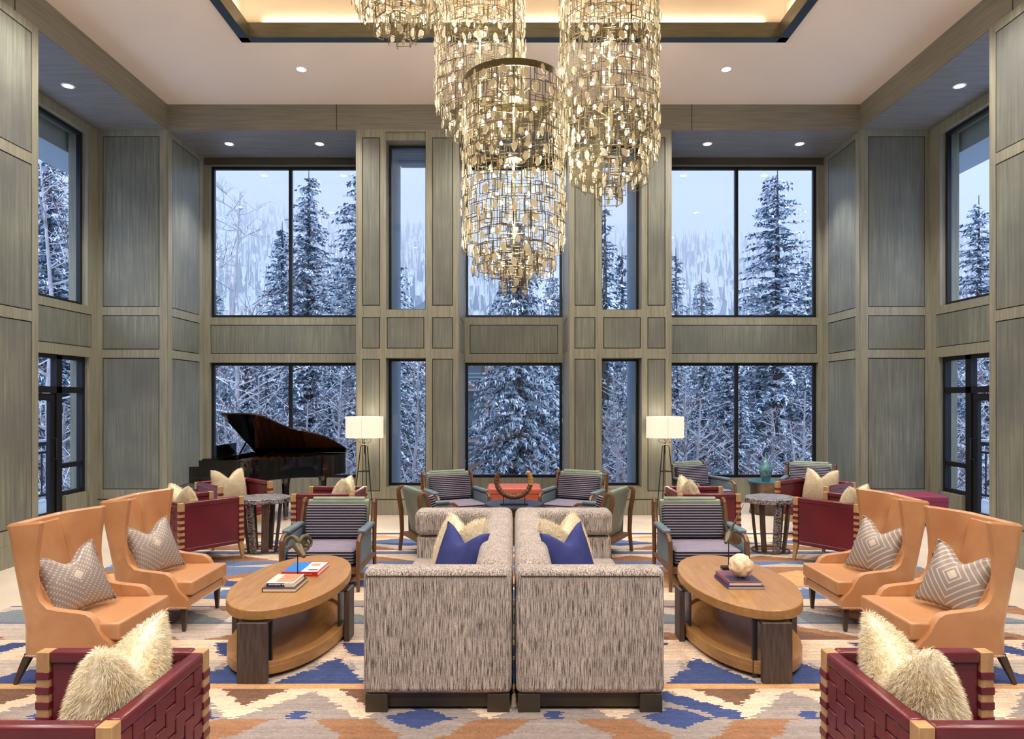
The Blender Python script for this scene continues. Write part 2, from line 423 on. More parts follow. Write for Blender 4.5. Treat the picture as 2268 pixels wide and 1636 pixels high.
# doors with sidelights
def side_door(s, n):
    x = s * 6.62
    root = struct(empty('door_%d' % n, (x, 9.2, 0))); off = Matrix.Translation(-root.location)
    f = MB()
    rect_frame(f, 'x', x, 8.55, 10.38, 0.0, 2.45, 0.06, 0.09)
    f.box(x - 0.045, x + 0.045, 9.74, 9.86, 0, 2.45); f.box(x - 0.045, x + 0.045, 8.6, 10.34, 1.90, 1.99)
    f.box(x - 0.035, x + 0.035, 9.86, 10.34, 0.40, 0.46); f.box(x - 0.035, x + 0.035, 9.86, 10.34, 0.80, 0.87)
    obj('door_frame', f.xf(off), 'frame', root)
    d = MB(); rect_frame(d, 'x', x, 8.62, 9.73, 0.02, 1.89, 0.10, 0.05); d.box(x - 0.025, x + 0.025, 8.7, 9.65, 0.1, 0.2)
    dd = obj('door_leaf', d.xf(off), 'frame', root)
    h = MB(); h.tube([(x - s * 0.03, 9.67, 0.95), (x - s * 0.1, 9.67, 0.95), (x - s * 0.1, 9.67, 1.25), (x - s * 0.03, 9.67, 1.25)], 0.012, 6)
    obj('door_handle', h.xf(off), 'frame', root)
    c = MB(); c.box(x - 0.09 * (1 if s > 0 else 0) - 0.0, x + 0.09 * (1 if s < 0 else 0) + 0.0, 9.3, 9.62, 1.80, 1.86); c.box(x - 0.05 - (0.06 if s > 0 else -0.06), x + (0.01 if s < 0 else -0.0), 9.0, 9.4, 1.87, 1.89)
    obj('door_closer', c.xf(off), 'frame', root)
    for a, b_, z0, z1 in ((8.72, 9.63, 0.2, 1.8), (9.86, 10.32, 0.46, 0.80), (9.86, 10.32, 0.87, 1.90), (9.86, 10.32, 1.99, 2.39), (8.61, 9.74, 1.99, 2.39)):
        g = MB(); g.box(x - 0.004, x + 0.004, a, b_, z0, z1); obj('pane', g.xf(off), 'glass', root)
side_door(-1, 1); side_door(1, 2)
for s in (-1, 1):   # wall between near pier and door
    q = MB(); lo, hi = sorted((s * 6.53, s * 6.72)); q.box(lo, hi, 7.7, 8.55, 0, 2.45); struct(obj('trim_%d' % (8 if s < 0 else 9), q, 'stile'))

# ------------------------------------------------------------------ ceiling lights
def make_downlight():
    root = empty('ceiling_downlight')
    r = MB(); n = 24
    r.lathe([(0.062, 0.0), (0.064, -0.006), (0.082, -0.006), (0.086, 0.0)], n); obj('trim_ring', r, 'white_metal', root, smooth=True)
    l = MB(); l.lathe([(0.0005, -0.001), (0.06, -0.001), (0.06, -0.004), (0.0005, -0.010)], n); obj('lens', l, 'led', root, smooth=True)
    return root
dl = make_downlight(); used = False
for i, (x, y) in enumerate(CEIL):
    lab = {0: 'round lit downlight in the flat ceiling left of the chandeliers', 1: 'round lit downlight in the flat ceiling right of the chandeliers'}.get(i, 'added round lit downlight, out of view in the flat ceiling over the near seats')
    if i > 0 and i == len(CEIL) - 1: lab = 'round lit downlight in the flat ceiling behind the middle chandelier'
    place(dl, used, (x, y, H2), 0, lab, 'ceiling light', 'downlights in the ceiling'); used = True
    spot(x, y, H2 - 0.02, P_CEIL, 140, 0.8)
for (x, y), lab in zip(SOFFIT, ('recessed downlight above the left bay window, nearest the side wall', 'recessed downlight above the left bay window, nearest the narrow window', 'recessed downlight above the right bay window, nearest the narrow window', 'recessed downlight above the right bay window, nearest the side wall')):
    place(dl, True, (x, y, H1 - 0.004), 0, lab, 'ceiling light', 'downlights in the bay soffits'); spot(x, y, H1 - 0.03, P_SOFFIT, 80, 0.7, NEUT)
for (x, y), lab in zip(SIDE, ('recessed downlight in the dark soffit by the left side window', 'recessed downlight in the dark soffit by the right side window')):
    place(dl, True, (x, y, H1 - 0.004), 0, lab, 'ceiling light', 'downlights in the bay soffits'); spot(x, y, H1 - 0.03, P_SIDE, 90, 0.7, NEUT)

# ================================================================== RUG
def build_rug():
    x0, x1, y0, y1 = -4.35, 4.35, 0.6, 9.3
    nx, ny = 720, 700
    rng = np.random.RandomState(3)
    xs = np.linspace(x0, x1, nx + 1); ys = np.linspace(y0, y1, ny + 1)
    X, Y = np.meshgrid((xs[:-1] + xs[1:]) / 2, (ys[:-1] + ys[1:]) / 2)
    jag = rng.uniform(-1, 1, (ny, 1)) * 0.020 + 0.012 * np.sin(np.arange(ny)[:, None] * 0.9)
    X = X + jag + 0.006 * rng.uniform(-1, 1, (ny, nx))
    cl = lambda r, g, b: np.array(S(r, g, b)[:3])
    CREAM, TAN, GREY, LG = cl(232, 208, 184), cl(214, 168, 120), cl(160, 150, 146), cl(196, 184, 174)
    RUST, BROWN, NAVY, BLUE, TEAL = cl(158, 118, 90), cl(126, 96, 80), cl(70, 84, 132), cl(104, 124, 164), cl(128, 138, 146)
    C = np.tile(CREAM, (ny, nx, 1))
    def tri(P, ph): # 0 at x=ph, 1 half a period away
        t = ((X - ph) / P) % 1.0
        return 1 - np.abs(2 * t - 1)
    def put(mask, col): C[mask] = col
    def band(a, b_):
        m = (Y >= a) & (Y < b_); v = (Y - a) / (b_ - a); return m, v
    # A near band: grey ground, rust lozenges
    for a in (0.6, 2.2):
        m, v = band(a, 3.80 if a > 2 else 2.2); 
        put(m, GREY); d_ = np.abs(((X + 1.22 + 0.726) % 1.452) - 0.726)
        put(m & (np.abs(d_ - (0.27 + (3.80 - Y) * 0.9)) < 0.16) & (Y > 3.35), RUST)
        put(m & (np.abs(((d_ * 1.3 + Y) % 0.5) - 0.25) < 0.1) & (Y < 3.3), NAVY)
        put(m & (v < 0.08), CREAM)
    # B cream zigzag with brown wedges above and grey peaks below
    m, v = band(3.80, 4.19); t = tri(0.726, -1.587)
    put(m, GREY); put(m & (v > t * 0.97 - 0.04), CREAM); put(m & (v > t * 1.05 + 0.40), BROWN)
    put(m & (t > 0.87) & (v < 0.24), NAVY)
    k = np.floor((X + 1.587) / 0.726) % 2
    put(m & (X > 0.80) & (X < 1.30) & (np.abs(v - (1.30 - X) * 1.9) < 0.2), NAVY); put(m & (X < -1.68) & (X > -1.9) & (v < 0.45 + (-1.68 - X)) & (v < (-1.66 - X) * 2.6), NAVY)
    dx_ = np.abs(((X + 0.53 + 0.726) % 1.452) - 0.726); put(dx_ / 0.20 + np.abs(Y - 3.81) / 0.13 < 1, NAVY)
    m, v = band(4.19, 4.27); put(m, TAN)
    # C navy pyramids and grey wedges
    m, v = band(4.27, 5.0); t = tri(0.62, -1.22)
    put(m, LG); put(m & (v > 0.52), CREAM); put(m & (v < (1 - t) * 0.62 - 0.03), NAVY)
    put(m & (v < (1 - t) * 0.95 - 0.1) & (v > 0.3) & (v < 0.55) & (t > .35), GREY)
    t2 = tri(0.93, -1.0)
    put(m & (v > 0.62) & (v < 0.98) & (np.abs(t2 - (v - 0.55) * 0.9) < 0.2), NAVY)
    m, v = band(5.0, 5.045); put(m, CREAM)
    # D grey with rust
    m, v = band(5.045, 5.41); t = tri(1.3, -1.1); put(m, LG)
    put(m & (v < t * 1.1 - 0.12), RUST); put(m & (v < t * 1.1 - 0.45), BROWN)
    m, v = band(5.41, 5.435); put(m, NAVY)
    m, v = band(5.435, 5.85); t = tri(1.3, -0.9); put(m, LG)
    put(m & (v < t - 0.1), TEAL); put(m & (v > t + 0.35), RUST)
    m, v = band(5.85, 5.875); put(m, NAVY)
    m, v = band(5.875, 6.45); t = tri(0.9, -0.4); put(m, CREAM); put(m & (v > 0.35) & (v < t * .9 + .1), BLUE); put(m & (v < 0.3) & (t < 0.5), GREY)
    m, v = band(6.45, 6.49); put(m, TEAL)
    m, v = band(6.49, 7.25); t = tri(1.7, -3.0); put(m, TAN); put(m & (v > 0.25 + 0.55 * t), RUST); put(m & (v < 0.42 - 0.6 * t), NAVY)
    put(m & (v > 0.45 + 0.7 * t), BLUE)
    m, v = band(7.25, 7.5); t = tri(1.1, 0.2); put(m, BLUE); put(m & (v < t * 0.6), LG)
    m, v = band(7.5, 7.85); t = tri(1.5, 0.6); put(m, CREAM); put(m & (v < t - 0.2), RUST)
    m, v = band(7.85, 8.0); put(m, BLUE)
    m, v = band(8.0, 8.06); put(m, CREAM)
    m, v = band(8.06, 8.45); t = tri(1.3, 0.0); put(m, LG); put(m & (v < t), RUST); put(m & (v > .6 + t * .5), NAVY)
    m, v = band(8.45, 8.75); t = tri(1.3, 0.5); put(m, BLUE); put(m & (v > t), CREAM)
    m, v = band(8.75, 9.0); t = tri(0.9, 0.5); put(m, CREAM); put(m & (v < t * 0.8), TAN)
    m, v = band(9.0, 9.3); put(m, NAVY); put(m & (v > 0.3), CREAM)
    # weave: each pick a little lighter or darker, as the yarn is
    C *= (1 + 0.10 * rng.uniform(-1, 1, (ny, 1, 1)) + 0.10 * rng.uniform(-1, 1, (ny, nx, 1)))
    C = np.clip(C, 0, 1)
    vx, vy = np.meshgrid(xs, ys)
    V = np.stack([vx.ravel(), vy.ravel(), np.full(vx.size, 0.012)], 1)
    idx = np.arange((nx + 1) * (ny + 1)).reshape(ny + 1, nx + 1)
    F = np.stack([idx[:-1, :-1], idx[:-1, 1:], idx[1:, 1:], idx[1:, :-1]], -1).reshape(-1, 4)
    me = bpy.data.meshes.new('rug')
    me.vertices.add(len(V)); me.vertices.foreach_set('co', V.ravel())
    me.loops.add(F.size); me.loops.foreach_set('vertex_index', F.ravel())
    me.polygons.add(len(F)); me.polygons.foreach_set('loop_start', np.arange(0, F.size, 4)); me.polygons.foreach_set('loop_total', np.full(len(F), 4))
    at = me.color_attributes.new('yarn', 'FLOAT_COLOR', 'CORNER')
    cc = np.repeat(np.concatenate([C.reshape(-1, 3), np.ones((nx * ny, 1))], 1), 4, 0)
    at.data.foreach_set('color', cc.astype(np.float32).ravel())
    me.update(); me.validate()
    m, b, nt = base_mat('woven_wool_rug', (1, 1, 1, 1), 0.95, spec=0.1)
    a = nt.nodes.new('ShaderNodeVertexColor'); a.layer_name = 'yarn'
    n = nz(nt, 60, 3, (0.25, 3.5, 1))
    r = ramp(nt, n.outputs['Fac'], [(0.3, (0.72, 0.70, 0.70, 1)), (0.7, (1.08, 1.08, 1.08, 1))])
    nt.links.new(mixc(nt, a.outputs[0], r.outputs[0], 1.0, 'MULTIPLY'), b.inputs['Base Color'])
    bump(nt, b, n.outputs['Fac'], 0.35, 0.004)
    me.materials.append(m)
    o = bpy.data.objects.new('area_rug', me); COL.objects.link(o)
    tag(o, 'large flat-woven rug of navy, rust, grey and cream zigzags under all the seating', 'rug')
    e_ = MB(); e_.box(x0, x1, y0, y1, 0.001, 0.0115); obj('rug_backing', e_, 'rugback', o)
M['rugback'] = base_mat('rug_backing_jute', S(190, 175, 150), 0.9)[0]
build_rug()

# ================================================================== upholstery materials
def fabric_tweed():
    m, b, nt = base_mat('tweed_sofa_fabric', (1, 1, 1, 1), 0.9, spec=0.15)
    n = nz(nt, 1.0, 3, (210, 210, 9), rough=0.75); n2 = nz(nt, 1.0, 2, (230, 230, 160)); n3 = nz(nt, 1, 3, (8, 8, 1.5))
    r = ramp(nt, n.outputs['Fac'], [(0.36, S(58, 54, 56)), (0.45, S(134, 126, 124)), (0.53, S(196, 186, 180)), (0.7, S(222, 214, 208))])
    r2 = ramp(nt, n2.outputs['Fac'], [(0.3, (0.62, 0.6, 0.6, 1)), (0.62, (1.15, 1.13, 1.1, 1))])
    r3 = ramp(nt, n3.outputs['Fac'], [(0.3, (0.86, 0.86, 0.86, 1)), (0.7, (1.1, 1.1, 1.1, 1))])
    o = mixc(nt, r.outputs[0], r2.outputs[0], 1.0, 'MULTIPLY'); o = mixc(nt, o, r3.outputs[0], 1.0, 'MULTIPLY')
    nt.links.new(o, b.inputs['Base Color']); bump(nt, b, n2.outputs['Fac'], 0.5, 0.004); return m
M['tweed'] = fabric_tweed()
M['tan'] = mat_noise('tan_saddle_leather', S(192, 140, 96), S(212, 162, 118), 5, rough=0.30, bmp=0.05, bd=0.002, c3=S(180, 122, 80), s3=2.2)
M['red'] = mat_noise('oxblood_leather', S(100, 34, 44), S(122, 44, 54), 6, rough=0.25, bmp=0.04, c3=S(88, 28, 38), s3=3)
M['redseam'] = base_mat('oxblood_leather_seam', S(80, 18, 30), 0.5)[0]
M['orange'] = mat_noise('burnt_orange_leather', S(196, 96, 72), S(208, 108, 84), 5, rough=0.4)
M['magenta'] = mat_noise('plum_red_leather', S(132, 44, 72), S(142, 52, 80), 5, rough=0.5)
M['sage'] = mat_noise('sage_green_leather', S(122, 134, 120), S(138, 150, 134), 6, rough=0.38)
M['blueleather'] = mat_noise('blue_grey_leather', S(96, 116, 128), S(110, 130, 142), 6, rough=0.4)
M['walnut'] = mat_noise('walnut_frame', S(92, 62, 42), S(126, 88, 58), 6, (6, 6, 1), 0.35)
M['oakpost'] = mat_noise('light_oak_post', S(168, 130, 88), S(196, 158, 112), 6, (5, 5, 1.5), 0.4)
M['darkleg'] = mat_noise('espresso_leg', S(56, 44, 38), S(74, 58, 48), 8, rough=0.4)
M['plinth'] = base_mat('dark_bronze_plinth', S(58, 52, 42), 0.4)[0]
M['oak'] = mat_noise('oak_tabletop', S(148, 108, 62), S(182, 138, 86), 4, (9, 1.2, 9), 0.32, c3=S(168, 122, 74), s3=1.2)
M['wenge'] = mat_noise('brushed_wenge', S(52, 42, 40), S(92, 76, 70), 5, (16, 16, 1.0), 0.5, bmp=0.4, bd=0.004)
M['blackmetal'] = base_mat('black_iron', S(40, 36, 34), 0.45, 0.6)[0]
M['steel'] = base_mat('dark_steel', S(84, 82, 88), 0.3, 0.8)[0]
M['fur'] = mat_noise('cream_long_pile_fur', S(246, 234, 206), S(255, 250, 236), 7, rough=0.9, spec=0.1, c3=S(232, 214, 176), s3=6)
M['navyvelvet'] = mat_noise('navy_velvet', S(52, 58, 112), S(70, 78, 138), 5, rough=0.85, spec=0.1)
M['bronze'] = mat_noise('aged_bronze', S(80, 74, 60), S(120, 110, 88), 14, rough=0.45, metal=0.5, bmp=0.3)
def corduroy():
    m, b, nt = base_mat('ribbed_lilac_velvet', (1, 1, 1, 1), 0.75, spec=0.2)
    tc = nt.nodes.new('ShaderNodeTexCoord'); sp = nt.nodes.new('ShaderNodeSeparateXYZ'); nt.links.new(tc.outputs['Object'], sp.inputs[0])
    ml = nt.nodes.new('ShaderNodeMath'); ml.operation = 'MULTIPLY'; ml.inputs[1].default_value = 235; nt.links.new(sp.outputs[2], ml.inputs[0])
    sn = nt.nodes.new('ShaderNodeMath'); sn.operation = 'SINE'; nt.links.new(ml.outputs[0], sn.inputs[0])
    r = ramp(nt, sn.outputs[0], [(0.0, S(52, 50, 60)), (0.35, S(96, 92, 108)), (0.8, S(158, 150, 168))])
    ge = nt.nodes.new('ShaderNodeNewGeometry')
    nt.links.new(r.outputs[0], b.inputs['Base Color']); bump(nt, b, sn.outputs[0], 0.8, 0.006); return m
M['cord'] = corduroy()
M['cordtop'] = mat_noise('ribbed_lilac_velvet_top', S(126, 120, 140), S(146, 140, 158), 30, (1, 0.2, 1), 0.8, spec=0.2)
def silver_fabric(kind):
    m, b, nt = base_mat('silver_%s_fabric' % kind, (1, 1, 1, 1), 0.4, spec=0.5)
    tc = nt.nodes.new('ShaderNodeTexCoord'); sp = nt.nodes.new('ShaderNodeSeparateXYZ'); nt.links.new(tc.outputs['Object'], sp.inputs[0])
    def mth(op, a, b_=None, c=None):
        n = nt.nodes.new('ShaderNodeMath'); n.operation = op
        for i, s_ in enumerate((a, b_, c)):
            if s_ is None: continue
            if isinstance(s_, (int, float)): n.inputs[i].default_value = s_
            else: nt.links.new(s_, n.inputs[i])
        return n.outputs[0]
    u = mth('ABSOLUTE', sp.outputs[1]); v = mth('ABSOLUTE', mth('SUBTRACT', sp.outputs[2], 0.24))
    d = mth('ADD', u, v)
    ring = mth('SINE', mth('MULTIPLY', d, 150 if kind == 'beaded' else 130))
    dot = mth('SINE', mth('MULTIPLY', mth('SUBTRACT', u, v), 260))
    if kind == 'beaded': mask = mth('GREATER_THAN', mth('MULTIPLY', mth('MAXIMUM', ring, 0), mth('MAXIMUM', dot, 0)), 0.28)
    else: mask = mth('GREATER_THAN', ring, 0.72)
    mask2 = mth('MAXIMUM', mask, mth('LESS_THAN', d, 0.035))
    o = mixc(nt, S(152, 140, 136), S(206, 192, 176), mask2)
    nt.links.new(o, b.inputs['Base Color']); b.inputs['Metallic'].default_value = 0.15; return m
M['silver1'] = silver_fabric('beaded'); M['silver2'] = silver_fabric('lined')

# ================================================================== pillows
def pillow_pt(u, v, side, w, h, t, chop=0.0):
    """u,v in -1..1; local: width on Y, height on Z, thickness on X"""
    cx = 1 - 0.10 * (1 - v * v) * abs(u) ** 3; cz = 1 - 0.10 * (1 - u * u) * abs(v) ** 3
    y = w / 2 * u * cx; z = h / 2 * v * cz
    th = t / 2 * max(0, (1 - u * u)) ** 0.55 * max(0, (1 - v * v)) ** 0.55
    top = max(0, (v + 0.2) / 1.2)
    z -= chop * h * math.exp(-(u / 0.42) ** 2) * top ** 1.5
    y *= 1 - 0.10 * chop * 4 * top
    return Vector((side * th, y, z + h / 2))
def pillow_mb(w, h, t, chop, n=16):
    mb = MB()
    for side in (1, -1):
        vs = [pillow_pt(2 * i / n - 1, 2 * j / n - 1, side, w, h, t, chop) for i in range(n + 1) for j in range(n + 1)]
        fs = [(i * (n + 1) + j, (i + 1) * (n + 1) + j, (i + 1) * (n + 1) + j + 1, i * (n + 1) + j + 1)[::side] for i in range(n) for j in range(n)]
        mb.add(vs, fs, 0)
    return mb
def make_pillow(name, mat_, w=0.48, h=0.48, t=0.16, chop=0.18, piping=None):
    root = empty(name)
    mb = pillow_mb(w, h, t, chop)
    c = obj('cover', mb, mat_, root, smooth=True)
    bm = bmesh.new(); bm.from_mesh(c.data); bmesh.ops.remove_doubles(bm, verts=bm.verts, dist=0.0004); bmesh.ops.recalc_face_normals(bm, faces=bm.faces); bm.to_mesh(c.data); bm.free()
    c.data.polygons.foreach_set('use_smooth', [True] * len(c.data.polygons))
    if piping:
        n = 20; pts = []
        for a, b_ in ((0, -1), (1, 0), (0, 1), (-1, 0)):
            for i in range(n):
                k = 2 * i / n - 1
                u, v = {(0, -1): (k, -1), (1, 0): (1, k), (0, 1): (-k, 1), (-1, 0): (-1, -k)}[(a, b_)]
                pts.append(pillow_pt(u, v, 1, w, h, t, chop))
        pts.append(pts[0]); q = MB(); q.tube(pts, 0.005, 5); obj('piping', q, piping, root, smooth=True)
    return root
def make_fur_pillow(w=0.52, h=0.50, t=0.24, chop=0.30, blades=34000):
    root = make_pillow('fur_pillow', 'fur', w, h, t, chop)
    rr = random.Random(5); vs = []; fs = []
    for k in range(blades):
        side = rr.choice((1, -1)); u = rr.uniform(-1, 1); v = rr.uniform(-1, 1)
        p = pillow_pt(u, v, side, w, h, t, chop); e = 0.02
        du = pillow_pt(min(u + e, 1), v, side, w, h, t, chop) - pillow_pt(max(u - e, -1), v, side, w, h, t, chop)
        dv = pillow_pt(u, min(v + e, 1), side, w, h, t, chop) - pillow_pt(u, max(v - e, -1), side, w, h, t, chop)
        nrm = du.cross(dv) * side
        if nrm.length < 1e-9: continue
        nrm.normalize()
        edge = max(abs(u), abs(v)) ** 4
        nrm = (nrm + Vector((0, u * edge, v * edge)) * 1.2).normalized()
        dirn = (nrm * 0.75 + Vector((rr.uniform(-.4, .4), rr.uniform(-.4, .4) + 0.3 * math.sin(v * 5), rr.uniform(-.7, .1)))).normalized()
        L = rr.uniform(0.018, 0.036); wv = dirn.orthogonal().normalized()
        wv = (Matrix.Rotation(rr.uniform(0, 6.28), 3, dirn) @ wv) * 0.0009
        mid = p + dirn * L * 0.55; tip = p + dirn * L + Vector((0, 0, -L * 0.25))
        o = len(vs); vs += [p - wv, p + wv, mid + wv * 0.8, mid - wv * 0.8, tip]; fs += [(o, o + 1, o + 2, o + 3), (o + 3, o + 2, o + 4)]
    q = MB(); q.v = vs; q.f = fs; q.mi = [0] * len(fs)
    o = obj('fur_pile', q, 'fur', root, recalc=False); o['kind'] = 'stuff'
    return root
FUR = make_fur_pillow(); FUR_USED = [False]
def lay_pillow(proto, used, x, y, z, face_ang, lean, label, group, roll=0.0, scale=1.0, cat='pillow'):
    o = proto if not used[0] else copy_tree(proto); used[0] = True
    o.rotation_mode = 'XYZ'
    Mx = Matrix.Rotation(face_ang, 4, 'Z') @ Matrix.Rotation(-lean, 4, 'Y') @ Matrix.Rotation(roll, 4, 'X')
    o.rotation_euler = Mx.to_euler(); o.location = (x, y, z); o.scale = (scale,) * 3
    return tag(o, label, cat, group)

# ================================================================== SOFAS
def make_sofa():
    """local: back along +X side at x=0, seat faces -X, near arm at y=0, length 2.24"""
    root = empty('tuxedo_sofa'); L, Dp, Hh = 2.24, 0.862, 0.83
    b = MB(); b.box(-Dp, -0.012, 0, 0.17, 0.12, Hh); obj('arm', b, 'tweed', root, bevel=0.035, seg=4)
    s_ = MB(); 
    for seam in ((0.80,),):
        s_.tube([(-Dp + 0.03, -0.002, 0.795), (-0.04, -0.002, 0.795)], 0.0035, 5)
    obj('seam', s_, 'plinth', root)
    b = MB(); b.box(-Dp + 0.015, -0.012, L - 0.20, L, 0.12, 0.61); fa = obj('arm', b, 'tweed', root, bevel=0.03, seg=3)
    b = MB(); b.box(-Dp + 0.0, -0.012, L - 0.24, L, 0.617, Hh + 0.01); obj('arm_bolster', b, 'tweed', root, bevel=0.06, seg=5)
    b = MB(); b.box(-0.20, -0.006, 0.172, L - 0.005, 0.12, 0.62); obj('backrest', b, 'tweed', root, bevel=0.02)
    b = MB(); b.box(-0.235, -0.006, 0.15, L - 0.20, 0.62, Hh + 0.015); obj('back_bolster', b, 'tweed', root, bevel=0.075, seg=6)
    for y0, y1 in ((0.178, 1.10), (1.108, L - 0.208)):
        b = MB(); b.box(-Dp + 0.0, -0.205, y0, y1, 0.28, 0.43); obj('seat_cushion', b, 'tweed', root, bevel=0.035, seg=4)
    b = MB(); b.box(-Dp + 0.02, -0.2, 0.17, L - 0.2, 0.12, 0.275); obj('seat_base', b, 'tweed', root, bevel=0.015)
    p = MB(); p.box(-Dp + 0.03, -0.03, 0.05, L - 0.05, 0.03, 0.119); obj('plinth', p, 'plinth', root)
    for x in (-Dp + 0.012, -0.152):
        for y in (0.012, L - 0.152):
            q = MB(); q.box(x, x + 0.128, y, y + 0.14, 0.0125, 0.119); obj('foot', q, 'plinth', root, bevel=0.003)
    return root
sofa = make_sofa()
place(sofa, False, (0, 3.86, 0), 0, 'grey tweed sofa with its back to the seam, seat facing left', 'sofa', 'back to back sofas')
s2 = copy_tree(sofa)
# mirrored twin: mirror the meshes, not the scale
def mirror_mesh_tree(root):
    for ch in [k for k in bpy.data.objects if k.parent == root]:
        if ch.type == 'MESH':
            me = ch.data.copy(); me.transform(Matrix.Scale(-1, 4, (1, 0, 0))); me.flip_normals(); ch.data = me
        mirror_mesh_tree(ch)
mirror_mesh_tree(s2); tag(s2, 'grey tweed sofa with its back to the seam, seat facing right', 'sofa', 'back to back sofas'); s2.location = (0, 3.86, 0)
NAVY = make_pillow('velvet_pillow', 'navyvelvet', 0.50, 0.50, 0.17, 0.20); NU = [False]
lay_pillow(FUR, FUR_USED, -0.46, 5.00, 0.425, math.radians(-145), 0.30, 'cream fur pillow behind the navy pillow on the left sofa', 'cream fur pillows', scale=1.05, roll=0.05)
lay_pillow(NAVY, NU, -0.44, 4.70, 0.425, math.radians(-135), 0.28, 'navy velvet pillow on the left sofa', 'navy velvet pillows', roll=-0.06)
lay_pillow(FUR, FUR_USED, 0.44, 5.00, 0.425, math.radians(-35), 0.30, 'cream fur pillow behind the navy pillow on the right sofa', 'cream fur pillows', scale=1.05, roll=-0.05)
lay_pillow(NAVY, NU, 0.45, 4.70, 0.425, math.radians(-45), 0.28, 'navy velvet pillow on the right sofa', 'navy velvet pillows', roll=0.06)

# ================================================================== WING CHAIRS
def lerp_tab(tab, z):
    for (z0, v0), (z1, v1) in zip(tab[:-1], tab[1:]):
        if z <= z1: return v0 + (v1 - v0) * (z - z0) / (z1 - z0) if z1 > z0 else v1
    return tab[-1][1]
def zmap(z): return z - 0.06 if z < 0.56 else 0.50 + (z - 0.56) * 0.53 / 0.49
def make_wing():
    root = empty('wingback_chair')
    XF = [(.26, .30), (.32, .30), (.355, .275), (.38, .245), (.42, .215), (.46, .195), (.50, .17), (.525, .13), (.535, .06), (.545, -.04), (.56, -.105), (.60, -.15), (.66, -.175), (.75, -.185), (.85, -.18), (.95, -.165), (1.05, -.15)]
    XR = [(.26, -.30), (.42, -.30), (.55, -.32), (.75, -.37), (.95, -.42), (1.05, -.445)]
    zs = [a for a, _ in XF] + [1.062]
    mb = MB(); rings = []
    nC = 7
    for z in zs:
        zz = min(z, 1.05)
        xf, xr = lerp_tab(XF, zz), lerp_tab(XR, zz)
        w = 0.345
        th = 0.06 - 0.014 * min(1, max(0, (zz - 0.55) / 0.2))
        rad = 0.13 - 0.06 * min(1, max(0, (zz - 0.5) / 0.4))
        def U(off, xfo, r):
            W = w - off; X0 = xr + off * 1.35; pts = []
            for k in range(5): pts.append((xfo + (X0 + r - xfo) * k / 5, -W))
            for k in range(nC): 
                a = PI / 2 * k / (nC - 1); pts.append((X0 + r - r * math.sin(a), -W + r - r * math.cos(a)))
            for k in range(1, 6): pts.append((X0, -W + r + (2 * W - 2 * r) * k / 6))
            for k in range(nC):
                a = PI / 2 * k / (nC - 1); pts.append((X0 + r - r * math.cos(a), W - r + r * math.sin(a)))
            for k in range(1, 6): pts.append((X0 + r + (xfo - X0 - r) * k / 5, W))
            return pts
        sh = 0.012 if z > 1.055 else 0.0
        o_ = U(sh, xf - sh, rad); i_ = U(th - sh, xf - sh - 0.0, rad * 1.15)
        # wings open outward from a narrower back; the wing tips stand a little higher than the back
        tp = 0.085 * min(1, max(0, (zz - 0.52) / 0.45))
        def sh3(x, y):
            f = min(1, max(0, (xf - x) / max(1e-6, xf - xr)))
            return (x, y * (1 - tp / w * f), z - 0.035 * f * max(0, zz - 0.8) / 0.25)
        ring = [sh3(x, y) for x, y in o_] + [sh3(x, y) for x, y in i_[::-1]]
        rings.append(ring)
    n = len(rings[0]); vs = [p for r_ in rings for p in r_]
    fs = [(i * n + j, i * n + (j + 1) % n, (i + 1) * n + (j + 1) % n, (i + 1) * n + j) for i in range(len(rings) - 1) for j in range(n)]
    h = n // 2
    top = (len(rings) - 1) * n
    for base, fl in ((0, 1), (top, 0)):
        for j in range(h - 1): fs.append((base + j, base + j + 1, base + n - 2 - j, base + n - 1 - j))
    vs = [(p[0], p[1], zmap(p[2])) for p in vs]
    mb.add(vs, fs); sh_ = obj('shell', mb, 'tan', root, bevel=0.018, seg=3)
    # inner back pad and its two seams
    pad = MB(); prof = [(-.207, .44), (-.230, .56), (-.297, .75), (-.347, .95), (-.366, 1.005), (-.395, 1.0), (-.375, .95), (-.325, .75), (-.26, .56), (-.235, .44)]
    pad.prism([(x, zmap(z)) for x, z in prof], 'y', -0.165, 0.165, 0)
    obj('back_pad', pad, 'tan', root, bevel=0.008, seg=2)
    # seat deck rail, cushion
    r_ = MB(); r_.box(-0.24, 0.298, -0.29, 0.29, 0.202, 0.285); obj('seat_rail', r_, 'tan', root, bevel=0.012)
    c = MB(); c.prism([(-0.26, -0.28), (0.19, -0.28), (0.20, -0.31), (0.325, -0.31), (0.325, 0.31), (0.20, 0.31), (0.19, 0.28), (-0.26, 0.28)], 'z', 0.291, 0.402)
    obj('seat_cushion', c, 'tan', root, bevel=0.028, seg=4)
    nb = MB()
    for k in range(46):
        y = -0.29 + 0.58 * k / 45; nb.box(0.2985, 0.304, y - .003, y + .003, .208, .214)
    for s in (-1, 1):
        for k in range(42):
            x = -0.29 + 0.58 * k / 41; nb.box(x - .003, x + .003, s * 0.3465 - .003, s * 0.3465 + .003, .208, .214)
    obj('nailhead_trim', nb, 'white_metal', root)
    for x, y, dx in ((0.25, -0.29, 0.0), (0.25, 0.29, 0.0), (-0.25, -0.29, -0.09), (-0.25, 0.29, -0.09)):
        l = MB(); l.tube([(x, y, 0.202), (x + dx * 0.5, y, 0.11), (x + dx, y, 0.0125)], [0.031, 0.025, 0.016], 4); obj('leg', l, 'darkleg', root, bevel=0.002)
    return root
wing = make_wing()
